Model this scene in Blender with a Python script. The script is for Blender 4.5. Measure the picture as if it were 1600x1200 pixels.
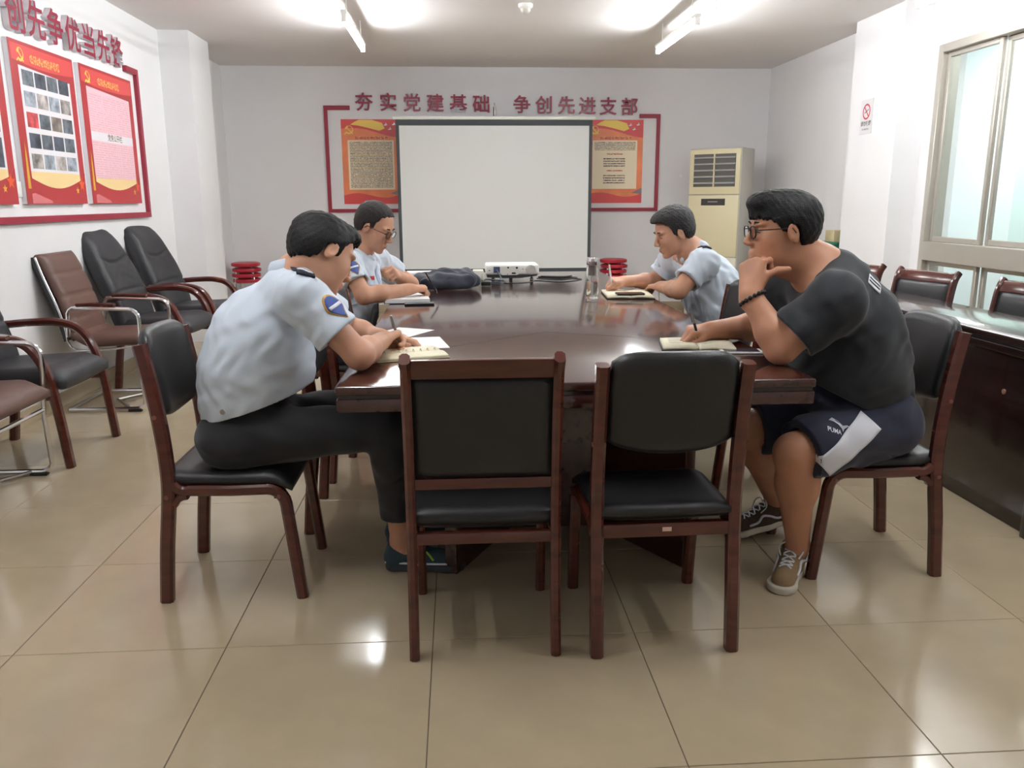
import bpy, bmesh, math, random
import numpy as np
from mathutils import Vector, Matrix
from mathutils.bvhtree import BVHTree

for o in list(bpy.data.objects):
    bpy.data.objects.remove(o)
scene = bpy.context.scene
COL = scene.collection
random.seed(4)

# ------------------------------------------------------------------ camera
F_PX, YAW, PITCH, ROLL = 1288.3, 0.0638, 0.2192, -0.0040
CAM = Vector((1.2944, -1.6239, 1.2665))
cd = bpy.data.cameras.new('camera')
cam = bpy.data.objects.new('camera', cd)
COL.objects.link(cam)
cd.sensor_fit = 'HORIZONTAL'
cd.sensor_width = 36.0
cd.lens = F_PX / 1600.0 * 36.0
cd.clip_start = 0.05
fw = Vector((math.sin(YAW) * math.cos(PITCH), math.cos(YAW) * math.cos(PITCH), -math.sin(PITCH)))
rt = Vector((math.cos(YAW), -math.sin(YAW), 0))
up = rt.cross(fw)
rt2 = math.cos(ROLL) * rt + math.sin(ROLL) * up
up2 = -math.sin(ROLL) * rt + math.cos(ROLL) * up
cam.matrix_world = Matrix(((rt2.x, up2.x, -fw.x, CAM.x), (rt2.y, up2.y, -fw.y, CAM.y),
                           (rt2.z, up2.z, -fw.z, CAM.z), (0, 0, 0, 1)))
scene.camera = cam

# ------------------------------------------------------------------ world, exposure
w = bpy.data.worlds.new('world')
scene.world = w
w.use_nodes = True
w.node_tree.nodes['Background'].inputs[0].default_value = (0.86, 0.94, 1.0, 1)
w.node_tree.nodes['Background'].inputs[1].default_value = 1.6
vs = scene.view_settings
vs.view_transform = 'Standard'
vs.look = 'None'
vs.exposure = 1.06
vs.gamma = 1.0
vs.use_curve_mapping = False
TUBE_STRENGTH = 60.0

# ------------------------------------------------------------------ materials
MATS = {}
def mat(name, col, rough=0.5, metal=0.0, spec=0.5, noise=0.0, nscale=20.0, bump=0.0, bscale=80.0,
        coat=0.0, sheen=0.0, trans=0.0, emit=None, estr=0.0, sss=0.0, stretch=None):
    if name in MATS:
        return MATS[name]
    m = bpy.data.materials.new(name)
    m.use_nodes = True
    nt = m.node_tree
    b = nt.nodes['Principled BSDF']
    b.inputs['Base Color'].default_value = (*col, 1)
    b.inputs['Roughness'].default_value = rough
    b.inputs['Metallic'].default_value = metal
    b.inputs['Specular IOR Level'].default_value = spec
    b.inputs['Coat Weight'].default_value = coat
    b.inputs['Coat Roughness'].default_value = 0.08
    b.inputs['Sheen Weight'].default_value = sheen
    b.inputs['Transmission Weight'].default_value = trans
    if sss:
        b.inputs['Subsurface Weight'].default_value = sss
        b.inputs['Subsurface Radius'].default_value = (0.012, 0.005, 0.003)
        b.inputs['Subsurface Scale'].default_value = 0.6
    if emit:
        b.inputs['Emission Color'].default_value = (*emit, 1)
        b.inputs['Emission Strength'].default_value = estr
    if noise or bump:
        tc = nt.nodes.new('ShaderNodeTexCoord')
        src = tc.outputs['Object']
        if stretch:
            mp = nt.nodes.new('ShaderNodeMapping')
            mp.inputs['Scale'].default_value = stretch
            nt.links.new(src, mp.inputs[0])
            src = mp.outputs[0]
    if noise:
        n = nt.nodes.new('ShaderNodeTexNoise')
        n.inputs['Scale'].default_value = nscale
        n.inputs['Detail'].default_value = 5
        nt.links.new(src, n.inputs['Vector'])
        r = nt.nodes.new('ShaderNodeValToRGB')
        r.color_ramp.elements[0].position = 0.3
        r.color_ramp.elements[1].position = 0.7
        r.color_ramp.elements[0].color = (*[c * (1 - noise) for c in col], 1)
        r.color_ramp.elements[1].color = (*[min(1, c * (1 + noise)) for c in col], 1)
        nt.links.new(n.outputs[0], r.inputs[0])
        nt.links.new(r.outputs[0], b.inputs['Base Color'])
    if bump:
        n2 = nt.nodes.new('ShaderNodeTexNoise')
        n2.inputs['Scale'].default_value = bscale
        n2.inputs['Detail'].default_value = 4
        nt.links.new(src, n2.inputs['Vector'])
        bp = nt.nodes.new('ShaderNodeBump')
        bp.inputs['Strength'].default_value = bump
        bp.inputs['Distance'].default_value = 0.01
        nt.links.new(n2.outputs[0], bp.inputs['Height'])
        nt.links.new(bp.outputs[0], b.inputs['Normal'])
    MATS[name] = m
    return m

def srgb(r, g, b):
    f = lambda c: ((c / 255 + 0.055) / 1.055) ** 2.4 if c > 10 else c / 255 / 12.92
    return (f(r), f(g), f(b))

M_WALL = mat('wall_paint', srgb(231, 230, 231), 0.7, noise=0.015, nscale=3, bump=0.02, bscale=60)
M_CEIL = mat('ceiling_paint', srgb(226, 221, 219), 0.8, noise=0.015, nscale=2)
M_TILE = mat('polished_tile', srgb(180, 164, 137), 0.13, spec=0.5, noise=0.05, nscale=5)
M_GROUT = mat('tile_joint', srgb(84, 72, 58), 0.8)
M_WOOD = mat('red_brown_wood', srgb(84, 36, 27), 0.22, coat=0.4, noise=0.22, nscale=7, stretch=(1, 1, 6))
M_TABLE = mat('table_veneer', srgb(64, 33, 28), 0.16, coat=0.6, noise=0.2, nscale=5, stretch=(6, 0.8, 6))
M_TABLED = mat('dark_table_veneer', srgb(44, 28, 26), 0.2, coat=0.5, noise=0.2, nscale=5, stretch=(6, 0.8, 6))
M_LEATH = mat('black_leather', srgb(31, 31, 33), 0.38, spec=0.5, bump=0.12, bscale=260)
M_LEATHG = mat('worn_black_leather', srgb(46, 46, 50), 0.5, bump=0.15, bscale=120)
M_BROWN = mat('brown_leather', srgb(98, 70, 60), 0.5, bump=0.15, bscale=200)
M_CHROME = mat('chrome', (0.75, 0.75, 0.76), 0.16, metal=1.0)
M_STEEL = mat('dull_steel', (0.42, 0.39, 0.35), 0.3, metal=1.0)
M_RED = mat('red_trim_paint', srgb(150, 38, 58), 0.4)
M_LETTER = mat('red_letter_acrylic', srgb(150, 34, 62), 0.3)
M_LETTERSIDE = mat('pale_letter_edge', srgb(212, 205, 208), 0.4)
M_WHITE = mat('white_plastic', srgb(235, 234, 228), 0.4)
M_BLACK = mat('black_plastic', srgb(24, 24, 27), 0.4)
M_PAPER = mat('white_paper', srgb(240, 240, 240), 0.8)
M_CREAM = mat('cream_paper', srgb(238, 231, 205), 0.8)
M_ALU = mat('aluminium_frame', srgb(176, 170, 160), 0.4, metal=0.35)
M_SKIN = mat('skin', srgb(201, 150, 122), 0.5, noise=0.06, nscale=18, sss=0.08)
M_SKIN2 = mat('skin_tan', srgb(190, 136, 106), 0.5, noise=0.06, nscale=18, sss=0.08)
M_HAIR = mat('black_hair', srgb(17, 16, 17), 0.55, spec=0.3, noise=0.4, nscale=60, bump=0.35, bscale=220)
M_SHIRT = mat('pale_blue_shirt', srgb(206, 216, 228), 0.75, sheen=0.1, bump=0.25, bscale=14)
M_DARKCL = mat('black_trouser_cloth', srgb(25, 25, 30), 0.8, sheen=0.15, bump=0.2, bscale=18)
M_TEE = mat('black_tshirt_cotton', srgb(26, 30, 36), 0.8, sheen=0.15, bump=0.25, bscale=12)
M_NAVY = mat('navy_shorts_cloth', srgb(28, 32, 56), 0.75, sheen=0.15, bump=0.25, bscale=15)

# ------------------------------------------------------------------ object helpers
def tag(o, label=None, cat=None, group=None, kind=None):
    if label: o['label'] = label
    if cat: o['category'] = cat
    if group: o['group'] = group
    if kind: o['kind'] = kind
    return o

def empty(name, loc, label, cat, group=None, rz=0.0):
    o = bpy.data.objects.new(name, None)
    o.empty_display_size = 0.1
    COL.objects.link(o)
    o.location = loc
    o.rotation_euler = (0, 0, rz)
    return tag(o, label, cat, group)

def link(name, me, m, parent=None, loc=(0, 0, 0), rot=(0, 0, 0), smooth=False, label=None):
    o = bpy.data.objects.new(name, me)
    COL.objects.link(o)
    if m is not None and len(me.materials) == 0:
        me.materials.append(m)
    o.location = loc
    o.rotation_euler = rot
    if parent: o.parent = parent
    if smooth:
        me.polygons.foreach_set('use_smooth', [True] * len(me.polygons))
    if label: o['label'] = label
    return o

class MB:
    """collects simple shapes into one mesh"""
    def __init__(self):
        self.v = []; self.f = []
    def add(self, vs, fs):
        n = len(self.v)
        self.v += [tuple(p) for p in vs]
        self.f += [[i + n for i in f] for f in fs]
        return self
    def box(self, lo, hi, M=None):
        x0, y0, z0 = lo; x1, y1, z1 = hi
        vs = [Vector(p) for p in ((x0,y0,z0),(x1,y0,z0),(x1,y1,z0),(x0,y1,z0),(x0,y0,z1),(x1,y0,z1),(x1,y1,z1),(x0,y1,z1))]
        if M is not None: vs = [M @ p for p in vs]
        return self.add(vs, [(0,3,2,1),(4,5,6,7),(0,1,5,4),(1,2,6,5),(2,3,7,6),(3,0,4,7)])
    def prism(self, pts, axis, a, b):
        """polygon pts (2d) extruded along axis 0/1/2 from a to b"""
        n = len(pts)
        def mk(p, t):
            q = list(p); q.insert(axis, t); return q
        vs = [mk(p, a) for p in pts] + [mk(p, b) for p in pts]
        fs = [list(range(n))[::-1], [i + n for i in range(n)]]
        fs += [(i, (i + 1) % n, (i + 1) % n + n, i + n) for i in range(n)]
        return self.add(vs, fs)
    def tube(self, path, r, seg=8, closed=False, flat=None):
        """round (or elliptic: flat=(rx, ry)) sweep along a path; r number or list"""
        P = [Vector(p) for p in path]
        n = len(P)
        rs = r if isinstance(r, (list, tuple)) else [r] * n
        T = []
        for i in range(n):
            a = P[(i - 1) % n] if (closed or i > 0) else P[i]
            b = P[(i + 1) % n] if (closed or i < n - 1) else P[i]
            T.append((b - a).normalized())
        ref = Vector((0, 0, 1)) if abs(T[0].z) < 0.9 else Vector((0, 1, 0))
        u = (ref - T[0] * ref.dot(T[0])).normalized()
        vs = []
        for i in range(n):
            u = (u - T[i] * u.dot(T[i])).normalized()
            w_ = T[i].cross(u)
            for k in range(seg):
                a = 2 * math.pi * k / seg
                vs.append(P[i] + (u * math.cos(a) + w_ * math.sin(a)) * rs[i])
        fs = []
        m = n if closed else n - 1
        for i in range(m):
            for k in range(seg):
                a = i * seg + k; b = i * seg + (k + 1) % seg
                c = ((i + 1) % n) * seg + (k + 1) % seg; d = ((i + 1) % n) * seg + k
                fs.append((a, b, c, d))
        if not closed:
            fs.append(list(range(seg))[::-1])
            fs.append([(n - 1) * seg + k for k in range(seg)])
        return self.add(vs, fs)
    def bar(self, path, wy, th, cham=0.006, yc=0.0):
        """flat bar swept along an x-z path (list of (x,z)) with width wy along y and thickness th"""
        P = [Vector((p[0], 0, p[1])) for p in path]
        n = len(P)
        vs = []
        hw, ht = wy / 2, th / 2
        c = min(cham, hw * .6, ht * .6)
        prof = [(-hw + c, -ht), (hw - c, -ht), (hw, -ht + c), (hw, ht - c), (hw - c, ht), (-hw + c, ht), (-hw, ht - c), (-hw, -ht + c)]
        for i in range(n):
            a = P[max(0, i - 1)]; b = P[min(n - 1, i + 1)]
            t = (b - a).normalized()
            nrm = Vector((-t.z, 0, t.x))
            for (py, pn) in prof:
                vs.append(P[i] + nrm * pn + Vector((0, py + yc, 0)))
        fs = []
        for i in range(n - 1):
            for k in range(8):
                a = i * 8 + k; b = i * 8 + (k + 1) % 8
                fs.append((a, b, b + 8, a + 8))
        fs.append(list(range(8))[::-1]); fs.append([(n - 1) * 8 + k for k in range(8)])
        return self.add(vs, fs)
    def lathe(self, prof, seg=24, c=(0, 0, 0)):
        vs = []; n = len(prof)
        for (r, z) in prof:
            for k in range(seg):
                a = 2 * math.pi * k / seg
                vs.append((c[0] + r * math.cos(a), c[1] + r * math.sin(a), c[2] + z))
        fs = []
        for i in range(n - 1):
            for k in range(seg):
                a = i * seg + k; b = i * seg + (k + 1) % seg
                fs.append((a, b, b + seg, a + seg))
        fs.append(list(range(seg))[::-1]); fs.append([(n - 1) * seg + k for k in range(seg)])
        return self.add(vs, fs)
    def mesh(self, name):
        me = bpy.data.meshes.new(name)
        me.from_pydata(self.v, [], self.f)
        bm = bmesh.new(); bm.from_mesh(me)
        bmesh.ops.recalc_face_normals(bm, faces=bm.faces)
        bm.to_mesh(me); bm.free()
        return me
    def build(self, name, m, parent=None, smooth=False, bevel=0.0, seg=2, **kw):
        me = self.mesh(name)
        if bevel:
            bm = bmesh.new(); bm.from_mesh(me)
            es = [e for e in bm.edges if e.calc_face_angle(0) > 0.5]
            bmesh.ops.bevel(bm, geom=es, offset=bevel, segments=seg, affect='EDGES', profile=0.5)
            bm.to_mesh(me); bm.free()
        o = link(name, me, m, parent, smooth=smooth, **kw)
        if smooth or bevel:
            smooth_angle(me)
        return o

def smooth_angle(me, ang=0.7):
    me.polygons.foreach_set('use_smooth', [True] * len(me.polygons))
    bm = bmesh.new(); bm.from_mesh(me)
    for e in bm.edges:
        e.smooth = e.calc_face_angle(0) < ang
    bm.to_mesh(me); bm.free()

def copy_tree(o, parent=None, label=None, loc=None, rz=None):
    c = o.copy(); COL.objects.link(c)
    if parent: c.parent = parent
    if label: c['label'] = label
    if loc is not None: c.location = loc
    if rz is not None: c.rotation_euler = (0, 0, rz)
    for ch in list(o.children):
        copy_tree(ch, c)
    return c

def arc(cx, cz, r, a0, a1, n=6):
    return [(cx + r * math.cos(math.radians(a0 + (a1 - a0) * i / n)), cz + r * math.sin(math.radians(a0 + (a1 - a0) * i / n))) for i in range(n + 1)]

def smooth_path(pts, n=6):
    """Catmull-Rom through points (any dimension)"""
    P = [np.array(p, float) for p in pts]
    P = [2 * P[0] - P[1]] + P + [2 * P[-1] - P[-2]]
    out = []
    for i in range(1, len(P) - 2):
        for k in range(n):
            t = k / n
            a, b, c, d = P[i - 1], P[i], P[i + 1], P[i + 2]
            out.append(tuple(0.5 * (2 * b + (c - a) * t + (2 * a - 5 * b + 4 * c - d) * t * t + (3 * b - a - 3 * c + d) * t ** 3)))
    out.append(tuple(P[-2]))
    return out

def text_mesh(txt, size, extrude=0.0, offset=0.0):
    cu = bpy.data.curves.new('text', 'FONT')
    cu.body = txt; cu.size = size; cu.extrude = extrude; cu.offset = offset
    cu.align_x = 'CENTER'; cu.align_y = 'CENTER'
    cu.resolution_u = 3
    o = bpy.data.objects.new('text', cu); COL.objects.link(o)
    bpy.context.view_layer.update()
    dg = bpy.context.evaluated_depsgraph_get()
    me = bpy.data.meshes.new_from_object(o.evaluated_get(dg))
    bpy.data.objects.remove(o); bpy.data.curves.remove(cu)
    me.materials.clear()
    return me

# ------------------------------------------------------------------ signed-distance modelling (bodies, clothes, soft things)
class SDF:
    """smooth union of round cones and ellipsoids, meshed with surface nets"""
    def __init__(self):
        self.ops = []
        self.cuts = []
        self.caps = []
    def cone(self, a, b, r1, r2, k=0.03, lat=None, s=1.0, sub=False):
        self.ops.append(('c', np.array(a, float), np.array(b, float), r1, r2, k, None if lat is None else np.array(lat, float), s, sub)); return self
    def ell(self, c, rad, R=None, k=0.02, sub=False):
        self.ops.append(('e', np.array(c, float), np.array(rad, float), np.eye(3) if R is None else np.array(R, float), k, sub)); return self
    def chain(self, pts, rs, k=0.03, lat=None, s=1.0):
        for i in range(len(pts) - 1):
            self.cone(pts[i], pts[i + 1], rs[i], rs[i + 1], k, lat, s)
        return self
    def cap(self, a, b, te, rad):
        """trim a sleeve or leg flat beyond a + te*(b-a)"""
        self.caps.append((np.array(a, float), np.array(b, float), te, rad)); return self
    def cut(self, p, n):
        n = np.array(n, float); self.cuts.append((np.array(p, float), n / np.linalg.norm(n))); return self
    def mesh(self, name, h=0.005, root=(0, 0, 0), disp=None, field=None):
        los, his = [], []
        for o in self.ops:
            if o[0] == 'c':
                if o[8]: continue
                m = max(o[3], o[4]) * max(1, o[7]) + 0.02
                los.append(np.minimum(o[1], o[2]) - m); his.append(np.maximum(o[1], o[2]) + m)
            elif not o[5]:
                m = o[2].max() + 0.02
                los.append(o[1] - m); his.append(o[1] + m)
        lo = np.min(los, 0); hi = np.max(his, 0)
        nx, ny, nz = [int(math.ceil(v)) + 1 for v in (hi - lo) / h]
        X = (lo[0] + h * np.arange(nx)).astype(np.float32)
        Y = (lo[1] + h * np.arange(ny)).astype(np.float32)
        Z = (lo[2] + h * np.arange(nz)).astype(np.float32)
        D = np.full((nx, ny, nz), 0.3, np.float32)
        for o in self.ops:
            if o[0] == 'c':
                k = o[5]; sub = o[8]
                m = max(o[3], o[4]) * max(1, o[7]) + max(k, 0.012) + 2 * h
                blo = np.minimum(o[1], o[2]) - m; bhi = np.maximum(o[1], o[2]) + m
            else:
                k = o[4]; sub = o[5]
                m = o[2].max() + max(k, 0.012) + 2 * h
                blo = o[1] - m; bhi = o[1] + m
            i0 = np.clip(np.floor((blo - lo) / h).astype(int), 0, [nx, ny, nz]); i1 = np.clip(np.ceil((bhi - lo) / h).astype(int) + 1, 0, [nx, ny, nz])
            if np.any(i1 <= i0): continue
            sl = tuple(slice(a, b) for a, b in zip(i0, i1))
            px = X[sl[0]][:, None, None]; py = Y[sl[1]][None, :, None]; pz = Z[sl[2]][None, None, :]
            if o[0] == 'c':
                _, a, b, r1, r2, k, lat, s, sub = o
                qx = px - a[0]; qy = py - a[1]; qz = pz - a[2]
                if lat is not None and s != 1.0:
                    dl = (qx * lat[0] + qy * lat[1] + qz * lat[2]) * (1 - 1 / s)
                    qx = qx - dl * lat[0]; qy = qy - dl * lat[1]; qz = qz - dl * lat[2]
                ba = b - a; L2 = max(1e-9, ba @ ba)
                t = np.clip((qx * ba[0] + qy * ba[1] + qz * ba[2]) / L2, 0, 1)
                d = np.sqrt((qx - t * ba[0]) ** 2 + (qy - t * ba[1]) ** 2 + (qz - t * ba[2]) ** 2) - (r1 + t * (r2 - r1))
            else:
                _, c, rad, R, k, sub = o
                qx = px - c[0]; qy = py - c[1]; qz = pz - c[2]
                l = [(qx * R[0, j] + qy * R[1, j] + qz * R[2, j]) / rad[j] for j in range(3)]
                k0 = np.sqrt(l[0] ** 2 + l[1] ** 2 + l[2] ** 2)
                k1 = np.sqrt((l[0] / rad[0]) ** 2 + (l[1] / rad[1]) ** 2 + (l[2] / rad[2]) ** 2) + 1e-6
                d = k0 * (k0 - 1) / k1
            cur = D[sl]
            if sub:
                hh = np.clip(0.5 - 0.5 * (cur + d) / k, 0, 1)
                D[sl] = cur * (1 - hh) - d * hh + k * hh * (1 - hh)
            else:
                hh = np.clip(0.5 + 0.5 * (cur - d) / k, 0, 1)
                D[sl] = cur * (1 - hh) + d * hh - k * hh * (1 - hh)
        gx, gy, gz = X[:, None, None], Y[None, :, None], Z[None, None, :]
        if disp is not None:
            near = np.abs(D) < 0.03
            ii = np.nonzero(near)
            D[ii] += disp(X[ii[0]], Y[ii[1]], Z[ii[2]]).astype(np.float32)
        for p, n in self.cuts:
            D = np.maximum(D, ((gx - p[0]) * n[0] + (gy - p[1]) * n[1] + (gz - p[2]) * n[2]).astype(np.float32))
        for a, b, te, rad in self.caps:
            ba = b - a; L = np.linalg.norm(ba); n = ba / L
            s_ = ((gx - a[0]) * n[0] + (gy - a[1]) * n[1] + (gz - a[2]) * n[2])
            r2 = (gx - a[0] - s_ * n[0]) ** 2 + (gy - a[1] - s_ * n[1]) ** 2 + (gz - a[2] - s_ * n[2]) ** 2
            D = np.where((r2 < rad * rad) & (s_ > 0) & (s_ < L * te + .16), np.maximum(D, s_ - L * te), D).astype(np.float32)
        if field is not None:
            D = field(D, gx, gy, gz)
        D[0] = D[-1] = 0.1; D[:, 0] = D[:, -1] = 0.1; D[:, :, 0] = D[:, :, -1] = 0.1
        return nets(name, D, lo, h, root)

def nets(name, D, lo, h, root):
    ins = D < 0
    c = ins[:-1, :-1, :-1].astype(np.int8)
    tot = np.zeros(c.shape, np.int8)
    for dx in (0, 1):
        for dy in (0, 1):
            for dz in (0, 1):
                tot += ins[dx:dx + c.shape[0], dy:dy + c.shape[1], dz:dz + c.shape[2]]
    act = (tot > 0) & (tot < 8)
    I = np.stack(np.nonzero(act), 1)
    idx = np.full(act.shape, -1, np.int32)
    idx[act] = np.arange(len(I))
    corners = [(dx, dy, dz) for dx in (0, 1) for dy in (0, 1) for dz in (0, 1)]
    val = np.stack([D[I[:, 0] + a, I[:, 1] + b, I[:, 2] + e] for a, b, e in corners], 1)
    acc = np.zeros((len(I), 3)); cnt = np.zeros(len(I))
    for i, ca in enumerate(corners):
        for j, cb in enumerate(corners):
            if j > i and sum(abs(x - y) for x, y in zip(ca, cb)) == 1:
                va, vb = val[:, i], val[:, j]
                s = (va < 0) != (vb < 0)
                t = np.where(s, va / np.where(s, va - vb, 1), 0)
                acc += np.where(s[:, None], np.array(ca) + t[:, None] * (np.array(cb) - np.array(ca)), 0)
                cnt += s
    V = lo + h * (I + acc / cnt[:, None]) - np.array(root)
    quads = []
    for ax in range(3):
        a, b = [q for q in range(3) if q != ax]
        n = [slice(1, -1)] * 3
        n[ax] = slice(0, -1)
        n2 = list(n); n2[ax] = slice(1, None)
        A = ins[tuple(n)]; B = ins[tuple(n2)]
        for flip, m in ((0, A & ~B), (1, ~A & B)):
            J = np.stack(np.nonzero(m), 1)
            J[:, a] += 1; J[:, b] += 1
            def cell(da, db):
                K = J.copy(); K[:, a] -= da; K[:, b] -= db
                return idx[K[:, 0], K[:, 1], K[:, 2]]
            q = np.stack([cell(0, 0), cell(1, 0), cell(1, 1), cell(0, 1)], 1)
            if flip ^ (ax == 1): q = q[:, ::-1]
            quads.append(q)
    Q = np.concatenate(quads)
    Q = Q[(Q >= 0).all(1)]
    me = bpy.data.meshes.new(name)
    me.vertices.add(len(V)); me.vertices.foreach_set('co', V.astype(np.float32).ravel())
    me.loops.add(len(Q) * 4); me.loops.foreach_set('vertex_index', Q.astype(np.int32).ravel())
    me.polygons.add(len(Q)); me.polygons.foreach_set('loop_start', np.arange(len(Q), dtype=np.int32) * 4)
    me.polygons.foreach_set('loop_total', np.full(len(Q), 4, np.int32))
    me.polygons.foreach_set('use_smooth', np.ones(len(Q), bool))
    me.update(calc_edges=True); me.validate()
    return me

def wrinkle(amp, freq, seed=0):
    rng = np.random.RandomState(seed)
    dirs = rng.normal(size=(6, 3)); dirs /= np.linalg.norm(dirs, axis=1)[:, None]
    ph = rng.uniform(0, 6.28, 6)
    def f(x, y, z):
        w_ = 0.35 * np.sin(freq * 0.6 * (x * dirs[4, 0] + y * dirs[4, 1] + z * dirs[4, 2]) + ph[4]) * 6
        s = 0
        for i in range(4):
            s = s + np.sin(freq * (0.7 + 0.35 * i) * (x * dirs[i, 0] + y * dirs[i, 1] + z * dirs[i, 2]) + ph[i] + w_ * (0.5 + 0.3 * i))
        return amp * s / 2
    return f

def rotm(yaw, pitch, roll=0.0):
    """columns: forward, left, up; pitch positive looks down"""
    f = np.array([math.cos(yaw) * math.cos(pitch), math.sin(yaw) * math.cos(pitch), -math.sin(pitch)])
    l = np.array([-math.sin(yaw), math.cos(yaw), 0.0])
    u = np.cross(f, l)
    l2 = math.cos(roll) * l + math.sin(roll) * u
    u2 = -math.sin(roll) * l + math.cos(roll) * u
    return np.stack([f, l2, u2], 1)
# ================================================================== the room
XL, XR, YB, YF, H = -1.24, 4.85, 8.0, -2.6, 2.70
T = 0.6
def struct(name, mb, m, **kw):
    return tag(mb.build(name, m, **kw), kind='structure')

# floor: dark joint bed with a polished tile for every square of the grid
fl = struct('floor', MB().box((XL, YF, -0.06), (XR, YB, -0.0022)), M_GROUT)
fl['label'] = 'polished beige tile floor'
J = 0.0011
tile_me = None
def tile_mesh(x0, x1, y0, y1):
    c = 0.0012
    vs = [(x0, y0, -0.01), (x1, y0, -0.01), (x1, y1, -0.01), (x0, y1, -0.01),
          (x0, y0, -c), (x1, y0, -c), (x1, y1, -c), (x0, y1, -c),
          (x0 + c, y0 + c, 0), (x1 - c, y0 + c, 0), (x1 - c, y1 - c, 0), (x0 + c, y1 - c, 0)]
    fs = [(8, 9, 10, 11)]
    for a in range(4):
        b = (a + 1) % 4
        fs += [(a, b, b + 4, a + 4), (a + 4, b + 4, b + 8, a + 8)]
    me = bpy.data.meshes.new('tile'); me.from_pydata(vs, [], fs)
    me.materials.append(M_TILE)
    return me
full = tile_mesh(J, T - J, J, T - J)
for i in range(math.floor(XL / T), math.ceil(XR / T)):
    for j in range(math.floor(YF / T), math.ceil(YB / T)):
        x0, x1 = max(i * T + J, XL), min((i + 1) * T - J, XR)
        y0, y1 = max(j * T + J, YF), min((j + 1) * T - J, YB)
        if x1 - x0 < 0.01 or y1 - y0 < 0.01: continue
        if x1 - x0 > T - 3 * J and y1 - y0 > T - 3 * J:
            link('tile', full, None, fl, (i * T, j * T, 0))
        else:
            link('tile', tile_mesh(x0 - i * T, x1 - i * T, y0 - j * T, y1 - j * T), None, fl, (i * T, j * T, 0))

struct('ceiling', MB().box((XL - .2, YF - .2, H), (XR + .2, YB + .2, H + .12)), M_CEIL)
struct('wall_back', MB().box((XL - .2, YB, 0), (XR + .2, YB + .2, H)), M_WALL)
struct('wall_left', MB().box((XL - .2, YF, 0), (XL, YB, H)), M_WALL)
struct('wall_front', MB().box((XL - .2, YF - .2, 0), (XR + .2, YF, H)), M_WALL)
# right wall with a window opening y 1.5..4.58, z 0.28..2.36
WY0, WY1, WZ0, WZ1 = 1.40, 4.58, 0.28, 2.36
wr = MB()
wr.box((XR, YF, 0), (XR + .2, WY0, H)); wr.box((XR, WY1, 0), (XR + .2, YB, H))
wr.box((XR, WY0, 0), (XR + .2, WY1, WZ0)); wr.box((XR, WY0, WZ1), (XR + .2, WY1, H))
struct('wall_right', wr, M_WALL)
struct('wall_pillar_left', MB().box((XL, 6.08, 0), (-0.98, 6.66, H)), M_WALL)
struct('wall_pillar_right', MB().box((4.64, 4.74, 0), (XR, 5.52, H)), M_WALL)
bl = MB().box((XL, YF, 0), (XL + .012, 6.08, .09))
struct('baseboard_left', bl, M_TILE)
struct('baseboard_back', MB().box((XL, YB - .012, 0), (XR, YB, .09)), M_TILE)

# window: aluminium frame with upper sliding sashes, a deep transom and lower lights
win = tag(empty('window_1', (XR, 3.0, 0), 'aluminium sliding window in the right wall', None), kind='structure')
del win['label']
M_GLASS = mat('window_glass', (0.97, 0.995, 0.99), 0.02, trans=1.0, spec=0.4)
MATS['window_glass'].node_tree.nodes['Principled BSDF'].inputs['IOR'].default_value = 1.05
def wbox(name, y0, y1, z0, z1, x0=-0.0, x1=0.09, m=M_ALU, bevel=0.004):
    return MB().box((x0, y0 - 3.0, z0), (x1, y1 - 3.0, z1)).build(name, m, win, bevel=bevel, seg=1)
wbox('window_frame', WY1 - .06, WY1, WZ0, WZ1, -.02, .12)
wbox('window_frame', WY0, WY0 + .06, WZ0, WZ1, -.02, .12)
wbox('window_frame', WY0 + .06, WY1 - .06, WZ1 - .06, WZ1, -.02, .12)
wbox('window_frame', WY0 + .06, WY1 - .06, WZ0, WZ0 + .05, -.02, .12)
wbox('transom', WY0 + .06, WY1 - .06, .81, .95, -.025, .12)
edges = [WY1 - .06, 3.90, 3.18, 2.45, WY0 + .06]
for i in range(4):
    y1, y0 = edges[i], edges[i + 1]
    dx = 0.02 if i % 2 == 0 else 0.055
    for (z0, z1) in ((.95, WZ1 - .06), (WZ0 + .05, .81)):
        wbox('sash_stile', y1 - .035, y1, z0, z1, dx, dx + .03)
        wbox('sash_stile', y0, y0 + .035, z0, z1, dx, dx + .03)
        wbox('sash_rail', y0 + .035, y1 - .035, z1 - .035, z1, dx, dx + .03)
        wbox('sash_rail', y0 + .035, y1 - .035, z0, z0 + .04, dx, dx + .03)
        wbox('pane', y0 + .03, y1 - .03, z0 + .03, z1 - .03, dx + .012, dx + .017, M_GLASS, 0)
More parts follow.
